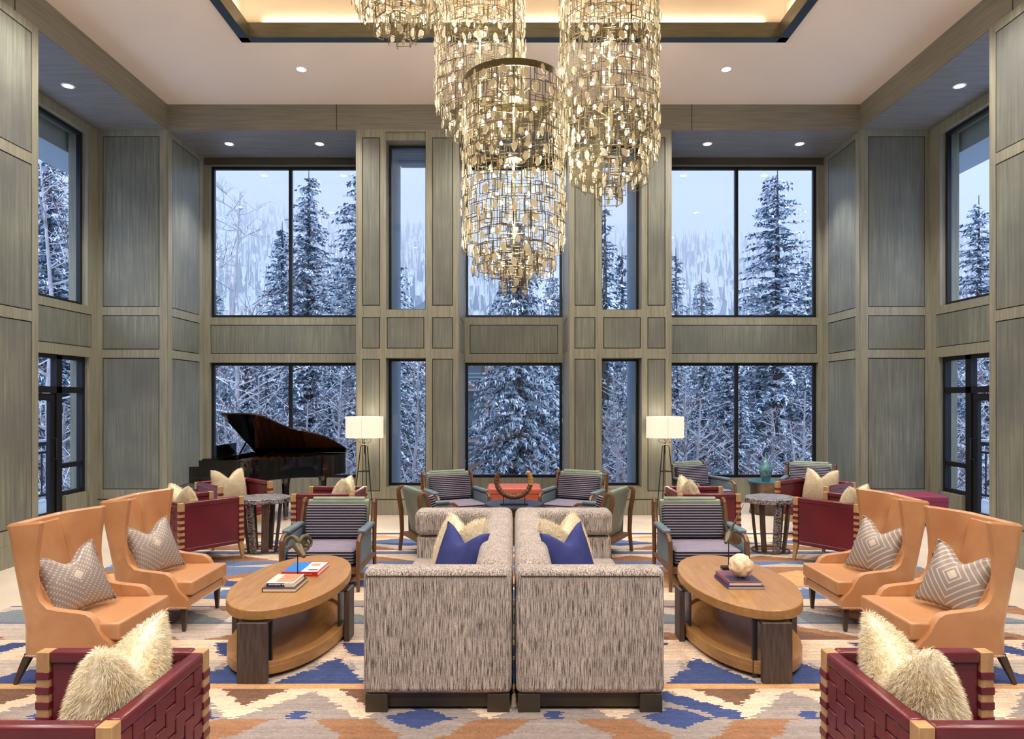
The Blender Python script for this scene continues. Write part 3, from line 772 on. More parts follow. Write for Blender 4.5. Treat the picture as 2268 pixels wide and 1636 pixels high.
WS = [(-2.795, 4.55, 0, 'tan leather wingback chair at the left edge, nearest the camera'), (-2.795, 5.52, 0, 'tan leather wingback chair on the left, behind the nearest one'),
      (2.81, 4.55, PI, 'tan leather wingback chair at the right edge, nearest the camera'), (2.81, 5.52, PI, 'tan leather wingback chair on the right, beyond the nearest one')]
for i, (x, y, a, lab) in enumerate(WS): place(wing, i > 0, (x, y, 0), a, lab, 'armchair', 'tan wingback chairs')
SP1 = make_pillow('patterned_pillow', 'silver1', 0.44, 0.44, 0.16, 0.20, 'silver1'); SP2 = make_pillow('patterned_pillow', 'silver2', 0.44, 0.44, 0.16, 0.20, 'silver2')
U1 = [False]; U2 = [False]
lay_pillow(SP1, U1, -2.83, 4.47, 0.405, math.radians(-28), 0.36, 'silver pillow with rows of triangles in the nearest left wingback', 'silver pillows', roll=0.14)
lay_pillow(SP1, U1, -2.83, 5.44, 0.405, math.radians(-28), 0.36, 'silver pillow with a light lozenge in the farther left wingback', 'silver pillows', roll=0.10)
lay_pillow(SP2, U2, 2.85, 4.47, 0.405, math.radians(208), 0.36, 'silver line-patterned pillow in the nearest right wingback', 'silver pillows', roll=-0.14)
lay_pillow(SP2, U2, 2.85, 5.44, 0.405, math.radians(208), 0.36, 'silver line-patterned pillow in the farther right wingback', 'silver pillows', roll=-0.10)

# ================================================================== RED STRAP CHAIRS (front = +X)
def make_strap():
    root = empty('strap_armchair'); W = 0.36; Hh = 0.72; p = 0.055
    xb, xf = -0.36, 0.36
    for (x, y, fr) in ((xb, -W, 0), (xb, W - p, 0), (xf - p, -W, 1), (xf - p, W - p, 1)):
        q = MB(); q.box(x, x + p, y, y + p, 0.20, Hh - 0.004)
        po = obj('post', q, 'oakpost', root, bevel=0.003)
        st = MB(); k = 0; z = 0.215
        while z < Hh - 0.08:
            st.box(x - 0.003, x + p + 0.003, y - 0.003, y + p + 0.003, z, z + 0.032); z += 0.064
        obj('leather_straps', st, 'red', po, bevel=0.0025)
        dx = 0.03 if fr else -0.04
        l = MB(); l.tube([(x + p / 2, y + p / 2, 0.205), (x + p / 2 + dx, y + p / 2, 0.0125)], [0.036, 0.020], 4); obj('leg', l, 'oakpost', root, bevel=0.002)
    # side panels (arms)
    for s in (-1, 1):
        a, b_ = sorted((s * (W - 0.008), s * (W - 0.04)))
        q = MB(); q.box(xb + p, xf - p, a, b_, 0.235, Hh - 0.05); obj('arm_panel', q, 'red', root, bevel=0.008)
        q = MB(); q.box(xb + p, xf - p, min(s * (W + .002), s * (W - p)), max(s * (W + .002), s * (W - p)), Hh - 0.055, Hh); obj('arm_rail', q, 'red', root, bevel=0.014, seg=3)
        q = MB(); q.box(xb + p, xf - p, min(s * W, s * (W - p + .01)), max(s * W, s * (W - p + .01)), 0.195, 0.24); obj('lower_rail', q, 'red', root, bevel=0.012, seg=3)
    q = MB(); q.box(xb + 0.012, xb + 0.045, -W + p, W - p, 0.235, Hh - 0.05); bk = obj('back_panel', q, 'red', root, bevel=0.006)
    q = MB(); q.box(xb - .002, xb + p, -W + p, W - p, Hh - 0.055, Hh); obj('back_rail', q, 'red', root, bevel=0.014, seg=3)
    q = MB(); q.box(xb, xb + p - .01, -W + p, W - p, 0.195, 0.24); obj('lower_rail', q, 'red', root, bevel=0.01)
    wv = MB(); ny, nzz = 8, 7; y0, z0 = -W + p + .004, 0.245; dy = (2 * W - 2 * p - .008) / ny; dz = (Hh - 0.055 - z0) / nzz
    for i in range(ny):
        for j in range(nzz):
            up = (i + j) % 2 == 0
            ya, za = y0 + i * dy, z0 + j * dz
            if up: wv.box(xb + 0.003, xb + 0.014, ya + .002, ya + dy - .002, za - dz * 0.12 if j else za, za + dz * 1.0, 0)
            else: wv.box(xb + 0.0065, xb + 0.014, ya - dy * 0.0, ya + dy, za + .004, za + dz - .004, 0)
    obj('woven_straps', wv, 'red', bk, bevel=0.005, seg=2)
    q = MB(); q.box(xb + 0.05, xf - 0.0, -W + p + .004, W - p - .004, 0.305, 0.425); obj('seat_cushion', q, 'red', root, bevel=0.03, seg=4)
    q = MB(); q.box(xb + 0.05, xf - 0.01, -W + p, W - p, 0.205, 0.30); obj('seat_frame', q, 'oakpost', root, bevel=0.006)
    q = MB(); q.box(xb + 0.048, xb + 0.115, -W + p + .006, W - p - .006, 0.43, Hh - 0.03); obj('back_cushion', q, 'red', root, bevel=0.025, seg=3)
    return root
strap = make_strap(); SUsed = False
FA = lambda a, b_: math.atan2(b_, a)
ST = [(-1.69, 2.60, PI, 'oxblood leather strap armchair cut off by the lower left corner'),
      (1.70, 2.60, 0, 'oxblood leather strap armchair cut off by the lower right corner'),
      (-3.54, 7.56, FA(.62, .78), 'oxblood armchair behind the left wingbacks, plain side toward the camera'),
      (-3.70, 8.95, FA(.74, -.67), 'oxblood armchair in front of the piano, open seat facing the camera'),
      (-2.20, 8.14, PI, 'oxblood armchair right of the left black side table, behind the ribbed chair'),
      (3.62, 7.50, FA(-.62, .78), 'oxblood armchair behind the right wingbacks, plain side toward the camera'),
      (3.98, 8.95, FA(-.80, -.60), 'oxblood armchair right of the right black side table, its open seat facing the camera'),
      (2.25, 8.14, 0, 'oxblood armchair left of the right black side table, behind the ribbed chair')]
for x, y, a, lab in ST: place(strap, SUsed, (x, y, 0), a, lab, 'armchair', 'oxblood strap armchairs'); SUsed = True
FP = ['cream fur pillow in the lower left oxblood chair', 'cream fur pillow in the lower right oxblood chair', 'cream fur pillow half hidden behind the farther left wingback', 'cream fur pillow in the oxblood chair before the piano',
      'cream fur pillow right of the left black side table', 'cream fur pillow half hidden behind the farther right wingback', 'cream fur pillow in the oxblood chair facing the camera on the right', 'cream fur pillow left of the right black side table']
for (x, y, a, _), lab in zip(ST, FP):
    fx, fy = math.cos(a), math.sin(a); k = -0.10 if lab != FP[0] and lab != FP[1] else -0.12
    lay_pillow(FUR, FUR_USED, x + fx * k, y + fy * k, 0.43, a, 0.22, lab, 'cream fur pillows', scale=1.0 if k == -0.12 else 0.9)

# ================================================================== RIBBED LOUNGE CHAIRS (front = +X)
def make_lounge():
    root = empty('lounge_chair'); W = 0.36
    for s in (-1, 1):
        y = s * W
        fr = MB()
        fr.tube([(-0.40, y, 0.0125), (-0.375, y, 0.25), (-0.385, y, 0.50), (-0.415, y, 0.66), (-0.42, y, 0.735), (-0.40, y, 0.765), (-0.36, y, 0.765), (-0.335, y, 0.73)], [.018, .021, .023, .023, .022, .02, .02, .018], 8, up=(0, 1, 0), flat=1.25)
        obj('rear_leg', fr, 'walnut', root, smooth=True)
        fr = MB()
        fr.tube([(-0.335, y, 0.73), (-0.30, y, 0.60), (-0.27, y, 0.54), (-0.22, y, 0.515), (0.20, y, 0.515), (0.29, y, 0.505), (0.335, y, 0.47), (0.345, y, 0.40), (0.345, y, 0.20), (0.35, y, 0.0125)], [.018, .02, .02, .02, .02, .022, .023, .022, .021, .017], 8, up=(0, 1, 0), flat=1.25)
        obj('front_leg', fr, 'walnut', root, smooth=True)
        q = MB(); q.tube([(-0.385, y, 0.205), (0.345, y, 0.205)], 0.022, 8, flat=0.8); obj('side_rail', q, 'walnut', root, smooth=True)
        q = MB(); q.box(-0.24, 0.22, y - 0.04, y + 0.04, 0.525, 0.565); obj('arm_pad', q, 'blueleather', root, bevel=0.018, seg=4)
        a, b_ = sorted((s * (W - 0.030), s * (W - 0.012)))
        q = MB(); q.prism([(-0.30, 0.22), (0.32, 0.22), (0.32, 0.47), (0.26, 0.50), (-0.26, 0.51), (-0.31, 0.56)], 'y', a, b_); obj('side_panel', q, 'blueleather', root, bevel=0.005)
    q = MB(); q.box(0.315, 0.35, -W + .02, W - .02, 0.185, 0.235); obj('front_rail', q, 'walnut', root, bevel=0.006)
    q = MB(); q.box(-0.38, 0.31, -W + .04, W - .04, 0.20, 0.24); obj('seat_deck', q, 'walnut', root)
    q = MB(); q.prism([(-0.235, 0.24), (-0.28, 0.24), (-0.395, 0.76), (-0.36, 0.775), (-0.33, 0.76)], 'y', -0.315, 0.315); obj('back_shell', q, 'sage', root, bevel=0.012, seg=3)
    q = MB(); q.tube([(-0.365, -0.27, 0.765), (-0.365, 0.27, 0.765)], 0.032, 12, flat=0.9); obj('head_roll', q, 'sage', root, smooth=True, bevel=0.01)
    q = MB(); Mx = Matrix.Translation((-0.20, 0, 0.405)) @ Matrix.Rotation(-0.24, 4, 'Y')
    q.box(-0.065, 0.065, -0.30, 0.30, 0.0, 0.335); c = obj('back_cushion', q, 'cord', root, bevel=0.035, seg=4); c.matrix_local = Mx
    q = MB(); q.box(-0.26, 0.335, -0.315, 0.315, 0.245, 0.395); c = obj('seat_cushion', q, 'cord', root, bevel=0.03, seg=4)
    c.data.materials.append(M['cordtop'])
    for p in c.data.polygons:
        if p.normal.z > 0.8: p.material_index = 1
    return root
lounge = make_lounge()
LC = [(-1.81, 6.66, -PI / 2, 'ribbed lilac lounge chair with walnut frame, beyond the left oval table'),
      (1.82, 6.66, -PI / 2, 'ribbed lilac lounge chair with walnut frame, beyond the right oval table'),
      (-0.80, 9.38, FA(.42, -.9), 'ribbed lounge chair facing the camera, left of the orange ottoman'),
      (0.82, 9.38, FA(-.42, -.9), 'ribbed lounge chair facing the camera, right of the orange ottoman'),
      (-0.83, 7.92, FA(.88, .47), 'ribbed lounge chair seen from behind, left end of the tweed sofas'),
      (0.87, 7.88, FA(-.88, .47), 'ribbed lounge chair seen from behind, right end of the tweed sofas'),
      (2.99, 10.75, FA(.45, -.9), 'ribbed lounge chair in the right bay, left of the drum table'),
      (4.66, 10.72, FA(-.5, -.87), 'ribbed lounge chair in the right bay, right of the drum table')]
for i, (x, y, a, lab) in enumerate(LC): place(lounge, i > 0, (x, y, 0), a, lab, 'armchair', 'ribbed lounge chairs')

# ================================================================== OVAL COFFEE TABLES
def ellipse(a, b_, n=64): return [(a * math.cos(2 * PI * k / n), b_ * math.sin(2 * PI * k / n)) for k in range(n)]
def make_oval():
    root = empty('oval_coffee_table')
    q = MB(); q.prism(ellipse(0.39, 0.775), 'z', 0.395, 0.46); obj('tabletop', q, 'oak', root, bevel=0.006)
    q = MB(); q.prism(ellipse(0.385, 0.765), 'z', 0.04, 0.10, 0); n = 64
    obj('shelf', q, 'oak', root, bevel=0.006)
    rim = MB(); A = ellipse(0.385, 0.765); B = ellipse(0.31, 0.69)
    vs = [(x, y, z) for z in (0.10, 0.125) for ring in (A, B) for x, y in ring]
    fs = []
    for k in range(n):
        l = (k + 1) % n; fs += [(2 * n + k, 2 * n + l, 3 * n + l, 3 * n + k), (k, l, 2 * n + l, 2 * n + k), (n + l, n + k, 3 * n + k, 3 * n + l)]
    rim.add(vs, fs); obj('shelf_rim', rim, 'oak', root, bevel=0.003)
    for (cx, cy, w, ax) in ((0, -0.80, 0.094, 'y'), (0, 0.80, 0.094, 'y'), (-0.415, 0, 0.075, 'x'), (0.415, 0, 0.075, 'x')):
        sg = -1 if (cx + cy) < 0 else 1
        q = MB()
        if ax == 'y': q.box(-w, w, cy - 0.02, cy + 0.02, 0.0125, 0.394)
        else: q.box(cx - 0.02, cx + 0.02, -w, w, 0.0125, 0.394)
        leg = obj('leg', q, 'wenge', root, bevel=0.003)
        q = MB()
        if ax == 'y': q.box(-w - .03, -w + .0, cy - sg * 0.085 - .012, cy - sg * 0.085 + .012, 0.0125, 0.394); q.box(w - .03, w, cy - sg * 0.085 - .012, cy - sg * 0.085 + .012, 0.0125, 0.394); q.box(-w, w, min(cy, cy - sg * .085), max(cy, cy - sg * .085), 0.38, 0.394)
        else: q.box(cx - sg * 0.06 - .008, cx - sg * 0.06 + .008, -w, w, 0.0125, 0.394); q.box(min(cx, cx - sg * .06), max(cx, cx - sg * .06), -w, w, 0.38, 0.394)
        obj('leg_bracket', q, 'steel', leg)
    return root
oval = make_oval()
place(oval, False, (-1.65, 5.08, 0), 0, 'oval oak coffee table left of the tweed sofas', 'coffee table', 'oval coffee tables')
place(oval, True, (1.66, 5.08, 0), 0, 'oval oak coffee table right of the tweed sofas', 'coffee table', 'oval coffee tables')

# ================================================================== ON THE TABLES
M['paper'] = mat_noise('book_page_block', S(224, 214, 200), S(240, 232, 222), 3, (2, 2, 300), 0.8)
for nm, c in (('cov_navy', S(38, 44, 110)), ('cov_cream', S(232, 222, 208)), ('cov_brown', S(72, 50, 44)), ('cov_red', S(206, 44, 38)), ('cov_blue', S(40, 130, 214)), ('cov_orange', S(222, 150, 110)), ('cov_white', S(236, 232, 232)), ('cov_plum', S(120, 70, 90)), ('cov_dark', S(62, 56, 76))):
    M[nm] = base_mat(nm.replace('cov_', 'book_cover_'), c, 0.35)[0]
def book(name, x0, x1, y0, y1, z, h, cover, label, group, spine='front', deco=()):
    """cover shell of two boards and a spine, page block inside; top pictures as parts"""
    root = empty(name, ((x0 + x1) / 2, (y0 + y1) / 2, z)); off = Matrix.Translation(-root.location); t = 0.003
    q = MB(); q.box(x0, x1, y0, y1, z, z + t); q.box(x0, x1, y0, y1, z + h - t, z + h)
    if spine == 'front': q.box(x0, x1, y0, y0 + t, z + t, z + h - t)
    elif spine == 'left': q.box(x0, x0 + t, y0, y1, z + t, z + h - t)
    obj('cover', q.xf(off), cover, root, bevel=0.0008)
    q = MB(); q.box(x0 + 0.005, x1 - 0.005, y0 + 0.005, y1 - 0.005, z + t, z + h - t); obj('pages', q.xf(off), 'paper', root)
    for (nm, a, b_, c, d, e0, e1, mt) in deco:
        q = MB(); q.box(a, b_, c, d, e0, e1); obj(nm, q.xf(off), mt, root)
    tag(root, label, 'book', group); return root
Z = 0.4605
book('hardcover_book', -1.755, -1.52, 4.715, 5.0, Z, 0.028, 'cov_brown', 'cream-paged brown book, lower of the pair on the left oval table', 'books on the oval tables', spine='left')
z2 = Z + 0.0285
glyph = [('spine_title', -1.715 + k * 0.0105, -1.715 + k * 0.0105 + (0.007 if k != 8 else 0.002), 4.7388, 4.7398, z2 + 0.015, z2 + 0.022, 'cov_white') for k in range(12)]
book('hardcover_book', -1.735, -1.54, 4.74, 4.985, z2, 0.030, 'cov_cream', 'white and peach picture book, upper of the pair on the left oval table', 'books on the oval tables', spine='front',
     deco=[('cover_picture', -1.675, -1.55, 4.76, 4.975, z2 + 0.030, z2 + 0.0306, 'cov_orange'), ('spine_label', -1.732, -1.605, 4.739, 4.7405, z2 + 0.003, z2 + 0.027, 'cov_navy')] + glyph)
gl2 = [('spine_title', -1.745 + k * 0.0145, -1.745 + k * 0.0145 + 0.010, 5.1385, 5.1396, Z + 0.012, Z + 0.021, 'cov_orange') for k in range(15)]
book('hardcover_book', -1.765, -1.488, 5.14, 5.46, Z, 0.033, 'cov_red', 'red-spined picture book with blue sky cover on the left oval table', 'books on the oval tables', spine='front',
     deco=[('cover_picture', -1.757, -1.62, 5.15, 5.45, Z + 0.033, Z + 0.0336, 'cov_blue'), ('cover_picture', -1.62, -1.495, 5.15, 5.45, Z + 0.033, Z + 0.0336, 'cov_white'),
           ('cover_picture', -1.60, -1.53, 5.33, 5.40, Z + 0.0336, Z + 0.034, 'cov_orange'), ('cover_picture', -1.58, -1.51, 5.19, 5.22, Z + 0.0336, Z + 0.034, 'cov_dark')] + gl2)
book('hardcover_book', 1.515, 1.775, 4.79, 5.12, Z, 0.020, 'cov_navy', 'navy-spined book, lower of the pair under the stone on the right oval table', 'books on the oval tables', spine='left')
book('hardcover_book', 1.525, 1.76, 4.80, 5.12, Z + 0.0205, 0.028, 'cov_plum', 'plum book, upper of the pair under the stone on the right oval table', 'books on the oval tables', spine='left',
     deco=[('cover_picture', 1.54, 1.75, 4.82, 4.97, Z + 0.0485, Z + 0.049, 'cov_dark')])
# alabaster stone
M['alabaster'] = mat_noise('translucent_alabaster', S(246, 220, 184), S(253, 240, 222), 14, rough=0.45, c3=S(238, 196, 146), s3=16)
bm = bmesh.new(); bmesh.ops.create_icosphere(bm, subdivisions=4, radius=0.082)
from mathutils import noise as mn
for v in bm.verts:
    d = v.co.normalized(); k = 1 + 0.16 * mn.noise(d * 2.6) + 0.08 * mn.noise(d * 7)
    k -= 0.22 * math.exp(-((d.x) / 0.14) ** 2) * (1 if d.y < 0 else 0) * max(0, 1 - abs(d.z) * 1.2)
    v.co = d * 0.082 * k
zmin = min(v.co.z for v in bm.verts)
me = bpy.data.meshes.new('alabaster_stone'); bm.to_mesh(me); bm.free(); me.materials.append(M['alabaster'])
me.polygons.foreach_set('use_smooth', [True] * len(me.polygons))
st = bpy.data.objects.new('alabaster_stone', me); COL.objects.link(st); st.location = (1.655, 4.93, Z + 0.0492 - zmin)
tag(st, 'rounded glowing peach alabaster stone on the books of the right oval table', 'stone ornament')

def skin_head(root, pts, mat_):
    q = MB()
    for path, rad in pts: q.tube(path, rad, 12)
    return obj('head', q, mat_, root, smooth=True)
def ram(loc):
    root = empty('ram_head_sculpture', loc)
    q = MB(); q.box(-0.05, 0.05, -0.035, 0.035, 0.0005, 0.02); obj('base', q, 'blackmetal', root, bevel=0.002)
    q = MB(); q.tube([(0, 0, 0.02), (0, 0, 0.20)], 0.0035, 6); obj('rod', q, 'blackmetal', root)
    q = MB(); q.tube([(0.045, 0.05, 0.27), (0.02, 0.02, 0.25), (-0.0, -0.01, 0.235), (0.015, -0.05, 0.21), (0.035, -0.085, 0.185), (0.04, -0.10, 0.178)], [0.03, 0.036, 0.036, 0.028, 0.02, 0.012], 14); 
    q.tube([(0.03, 0.04, 0.25), (0.055, 0.09, 0.22), (0.06, 0.12, 0.19)], [0.03, 0.035, 0.03], 12); obj('head', q, 'bronze', root, smooth=True)
    for s in (-1, 1):
        pts = []; rr = []
        for k in range(26):
            a = -0.4 + k / 25 * 5.4; rad = 0.058 - 0.022 * k / 25
            pts.append((0.01 + s * (0.028 + 0.045 * k / 25), -0.005 - math.cos(a) * rad * 0.5 + 0.02, 0.255 + math.sin(a) * rad * 0.9)); rr.append((0.019 - 0.014 * k / 25) * (1 + 0.12 * (k % 2)))
        # curl outward in x
        pts = [(p[0] + s * (0.045 * math.cos(-0.4 + i / 25 * 5.4) * -0.6), p[1], p[2]) for i, p in enumerate(pts)]
        h = MB(); h.tube(pts, rr, 10); obj('horn', h, 'bronze', root, smooth=True)
        e_ = MB(); e_.tube([(s * 0.03, 0, 0.24), (s * 0.06, -0.01, 0.235), (s * 0.085, -0.01, 0.225)], [0.006, 0.012, 0.002], 8, flat=0.4); obj('ear', e_, 'bronze', root, smooth=True)
    return tag(root, 'bronze ram head sculpture with curled horns on a thin stand, left oval table', 'sculpture')
r_ = ram((-1.615, 5.06, Z)); r_.rotation_euler[2] = 0.35; r_.scale = (1.05,) * 3
def antelope(loc):
    root = empty('antelope_head_sculpture', loc)
    q = MB(); q.box(-0.055, 0.055, -0.035, 0.035, 0.0005, 0.022); obj('base', q, 'blackmetal', root, bevel=0.002)
    q = MB(); q.tube([(0, 0, 0.02), (0, 0, 0.235)], 0.0035, 6); obj('rod', q, 'blackmetal', root)
    q = MB(); q.tube([(0.015, 0.03, 0.285), (0.0, 0.0, 0.27), (-0.02, -0.04, 0.25), (-0.042, -0.075, 0.232), (-0.052, -0.09, 0.225)], [0.022, 0.03, 0.024, 0.016, 0.010], 14)
    q.tube([(0.01, 0.02, 0.275), (0.05, 0.06, 0.25), (0.09, 0.08, 0.215), (0.10, 0.085, 0.19)], [0.026, 0.036, 0.046, 0.03], 14); obj('head', q, 'bronze', root, smooth=True)
    for (dx, s, ln) in ((-0.02, -1, 0.235), (0.12, 1, 0.215)):
        pts = [(s * 0.012, 0.01, 0.29)] + [(s * 0.012 + (dx) * (k / 14) , 0.01 + 0.03 * k / 14, 0.29 + ln * k / 14) for k in range(1, 15)]
        h = MB(); h.tube(pts, [(0.0105 - 0.0088 * k / 14) * (1 + 0.14 * (k % 2)) for k in range(15)], 8); obj('horn', h, 'bronze', root, smooth=True)
    for s in (-1, 1):
        e_ = MB(); e_.tube([(s * 0.02, 0.02, 0.282), (s * 0.05, 0.02, 0.29), (s * 0.085, 0.02, 0.30)], [0.006, 0.014, 0.002], 8, flat=0.4); obj('ear', e_, 'bronze', root, smooth=True)
    return tag(root, 'bronze long-horned antelope head on a thin stand, right oval table', 'sculpture')
antelope((1.70, 5.36, Z)).scale = (1.0,) * 3

# ================================================================== SIDE TABLES, OTTOMANS
def petrified():
    m, b, nt = base_mat('petrified_wood', (1, 1, 1, 1), 0.3)
    n = nz(nt, 9, 6, (1, 3.0, 3.0), distort=3.0)
    r = ramp(nt, n.outputs['Fac'], [(0.42, S(44, 42, 46)), (0.49, S(96, 94, 98)), (0.55, S(206, 200, 200)), (0.62, S(74, 70, 72))])
    nt.links.new(r.outputs[0], b.inputs['Base Color']); return m
M['petri'] = petrified()
def make_side_table():
    root = empty('petrified_wood_side_table'); n = 40; rr = random.Random(2); pts = []
    for k in range(n):
        a = 2 * PI * k / n; r = 0.30 * (1 + 0.05 * math.sin(2 * a + 1) + 0.02 * math.sin(7 * a)); pts.append((r * math.cos(a), r * math.sin(a) * 0.95))
    q = MB(); q.prism(pts, 'z', 0.595, 0.655); obj('tabletop', q, 'petri', root, bevel=0.008)
    for a in (250, 300, 10, 75, 140, 200):
        a = math.radians(a); c, s = math.cos(a), math.sin(a)
        Mx = Matrix.Rotation(a, 4, 'Z')
        q = MB(); wide = 0.04 if math.sin(a) < -0.5 else 0.028
        q.prism([(0.19, 0.594), (0.225, 0.594), (0.20, 0.3), (0.165, 0.0125), (0.135, 0.0125), (0.165, 0.3)], 'y', -wide, wide, 0, Mx)
        obj('leg', q, 'petri' if math.sin(a) < -0.9 else 'wenge', root, bevel=0.004)
    q = MB(); q.tube([(0.215 * math.cos(2 * PI * k / 24), 0.215 * math.sin(2 * PI * k / 24), 0.028) for k in range(25)], 0.009, 4); obj('base_ring', q, 'steel', root)
    return root
sd = make_side_table()
place(sd, False, (-2.97, 8.0, 0), 0, 'round black petrified-wood side table among the left oxblood chairs', 'side table', 'petrified wood tables')
place(sd, True, (3.03, 8.0, 0), 0.4, 'round black petrified-wood side table among the right oxblood chairs', 'side table', 'petrified wood tables')
def ottoman(x0, x1, y0, y1, h, mt, label, name='ottoman'):
    root = empty(name, ((x0 + x1) / 2, (y0 + y1) / 2, 0)); off = Matrix.Translation(-root.location)
    q = MB(); q.box(x0, x1, y0, y1, 0.05, h); obj('cushion_block', q.xf(off), mt, root, bevel=0.035, seg=4)
    q = MB(); q.tube([(x0 + .01, y0 - .002, h - 0.09), (x1 - .01, y0 - .002, h - 0.09)], 0.004, 5); obj('seam', q.xf(off), 'redseam', root)
    for x in (x0 + .04, x1 - .10):
        for y in (y0 + .04, y1 - .10): q = MB(); q.box(x, x + .06, y, y + .06, 0.0, 0.052); obj('foot', q.xf(off), 'darkleg', root)
    return tag(root, label, 'ottoman')
ottoman(-0.40, 0.41, 10.0, 10.55, 0.50, 'orange', 'burnt orange leather ottoman below the middle window')
ottoman(5.15, 6.18, 9.60, 10.05, 0.44, 'magenta', 'low plum red leather ottoman in the right corner by the side door')
# low round table and horn sculpture between the far lounge chairs
root = empty('round_cocktail_table', (0, 8.62, 0))
q = MB(); q.lathe([(0.005, 0.44), (0.36, 0.44), (0.37, 0.45), (0.37, 0.475), (0.36, 0.485), (0.005, 0.485)], 40); obj('tabletop', q, 'steel', root, smooth=True)
q = MB(); q.lathe([(0.22, 0.0125), (0.22, 0.03), (0.05, 0.06), (0.04, 0.42), (0.10, 0.44)], 32); obj('pedestal', q, 'walnut', root, smooth=True)
tag(root, 'low round cocktail table holding the curved horn, beyond the tweed sofas', 'table')
M['horn'] = mat_noise('ridged_horn', S(70, 42, 30), S(128, 84, 50), 30, rough=0.4, bmp=0.5)
M['horntip'] = mat_noise('golden_horn_tip', S(170, 118, 50), S(206, 158, 84), 30, rough=0.4)
root = empty('curved_horn_sculpture', (0, 8.50, 0.4855))
pts = []; rr = []
for k in range(61):
    a = math.radians(148 + (392 - 148) * k / 60); pts.append((0.215 * math.cos(a), 0.0, 0.295 + 0.20 * math.sin(a))); rr.append((0.034 - 0.010 * abs(k / 60 - 0.35)) * (1 + 0.12 * math.sin(k * 2.1)))
q = MB(); q.tube(pts[:50], rr[:50], 12); obj('horn', q, 'horn', root, smooth=True)
q = MB(); q.tube(pts[49:] + [(0.16, 0, 0.42)], rr[49:] + [0.004], 12); obj('horn_tip', q, 'horntip', root, smooth=True)
q = MB(); 
for x in (-0.13, 0.14): q.tube([(x, 0, 0.012), (x, 0, 0.13)], 0.005, 6)
obj('stand_rods', q, 'blackmetal', root)
q = MB(); q.box(-0.17, 0.18, -0.04, 0.04, 0, 0.012); obj('base', q, 'blackmetal', root)
tag(root, 'ridged U-shaped horn sculpture on thin rods before the middle window', 'sculpture')
# drum table and vase
M['drum'] = mat_noise('hammered_bronze_drum', S(84, 66, 52), S(122, 98, 76), 9, rough=0.35, metal=0.5, c3=S(58, 66, 76), s3=3)
M['drumtop'] = base_mat('blue_green_lacquer_top', S(56, 104, 116), 0.15)[0]
root = empty('drum_table', (4.02, 10.75, 0))
q = MB(); q.lathe([(0.25, 0.0), (0.27, 0.02), (0.255, 0.12), (0.255, 0.40), (0.285, 0.49), (0.29, 0.50)], 40); obj('body', q, 'drum', root, smooth=True)
q = MB(); q.lathe([(0.005, 0.50), (0.30, 0.50), (0.30, 0.515), (0.005, 0.518)], 40); obj('tabletop', q, 'drumtop', root, smooth=True)
tag(root, 'bronze drum side table with blue-green top in the right bay', 'side table')
M['vaseglass'] = mat_noise('teal_art_glass', S(34, 78, 92), S(96, 148, 158), 5, (1, 1, 2), 0.08, spec=1.0)
q = MB(); q.lathe([(0.003, 0), (0.055, 0.0), (0.06, 0.01), (0.075, 0.06), (0.098, 0.14), (0.098, 0.19), (0.07, 0.26), (0.03, 0.32), (0.015, 0.38), (0.010, 0.44), (0.004, 0.445)], 32)
v = obj('glass_vase', q, 'vaseglass', None, smooth=True, loc=(3.98, 10.70, 0.5185)); tag(v, 'teal teardrop glass vase on the drum table in the right bay', 'vase')

# ================================================================== FLOOR LAMPS
m, b, nt = base_mat('lit_linen_shade', S(244, 232, 214), 0.9)
b.inputs['Emission Color'].default_value = (1.0, 0.86, 0.68, 1); b.inputs['Emission Strength'].default_value = 0.42; M['shade'] = m
def make_lamp():
    root = empty('tripod_floor_lamp')
    q = MB(); q.prism(ellipse(0.285, 0.19, 40), 'z', 1.225, 1.545); sh = obj('lamp_shade', q, 'shade', root, smooth=True)
    q = MB(); q.tube([(0, -0.192, 1.225), (0, -0.192, 1.545)], 0.0025, 4); obj('shade_seam', q, 'tray', sh)
    q = MB(); q.tube([(0, 0, 1.545), (0, 0, 1.56)], 0.008, 8); obj('finial', q, 'blackmetal', root)
    q = MB(); q.tube([(0, 0, 1.225), (0, 0, 0.98)], 0.007, 8); obj('stem', q, 'blackmetal', root)
    for s in (-1, 1):
        q = MB(); pts = [(0, 0, 1.12)] + [(s * (0.06 - 0.035 * math.cos(a)), 0, 1.185 + 0.032 * math.sin(a)) for a in [k * 0.5 for k in range(11)]]
        q.tube(pts, 0.005, 6); obj('scroll', q, 'blackmetal', root, smooth=True)
    for a in (90, 215, 325):
        a = math.radians(a); c, s = math.cos(a), math.sin(a)
        q = MB(); q.tube([(0, 0, 1.125), (0.045 * c, 0.045 * s, 1.11), (0.062 * c, 0.062 * s, 1.09), (0.105 * c, 0.105 * s, 0.72), (0.19 * c, 0.19 * s, 0.03), (0.215 * c, 0.215 * s, 0.006)], 0.0075, 6); obj('leg', q, 'blackmetal', root, smooth=True)
    q = MB(); pr = [(0.105 * math.cos(math.radians(a)), 0.105 * math.sin(math.radians(a)), 0.72) for a in (90, 215, 325, 90)]; q.tube(pr, 0.006, 6); obj('brace', q, 'blackmetal', root)
    return root
lp = make_lamp()
place(lp, False, (-2.26, 10.25, 0), 0, 'lit black tripod floor lamp with cream shade, right of the piano', 'floor lamp', 'tripod floor lamps')
place(lp, True, (2.29, 10.25, 0), 0, 'lit black tripod floor lamp with cream shade, left of the right bay', 'floor lamp', 'tripod floor lamps')
for x in (-2.26, 2.29): bulb_light(x, 10.2, 1.60, 5, (1, .82, .6)); bulb_light(x, 10.25, 1.17, 6, (1, .82, .6))

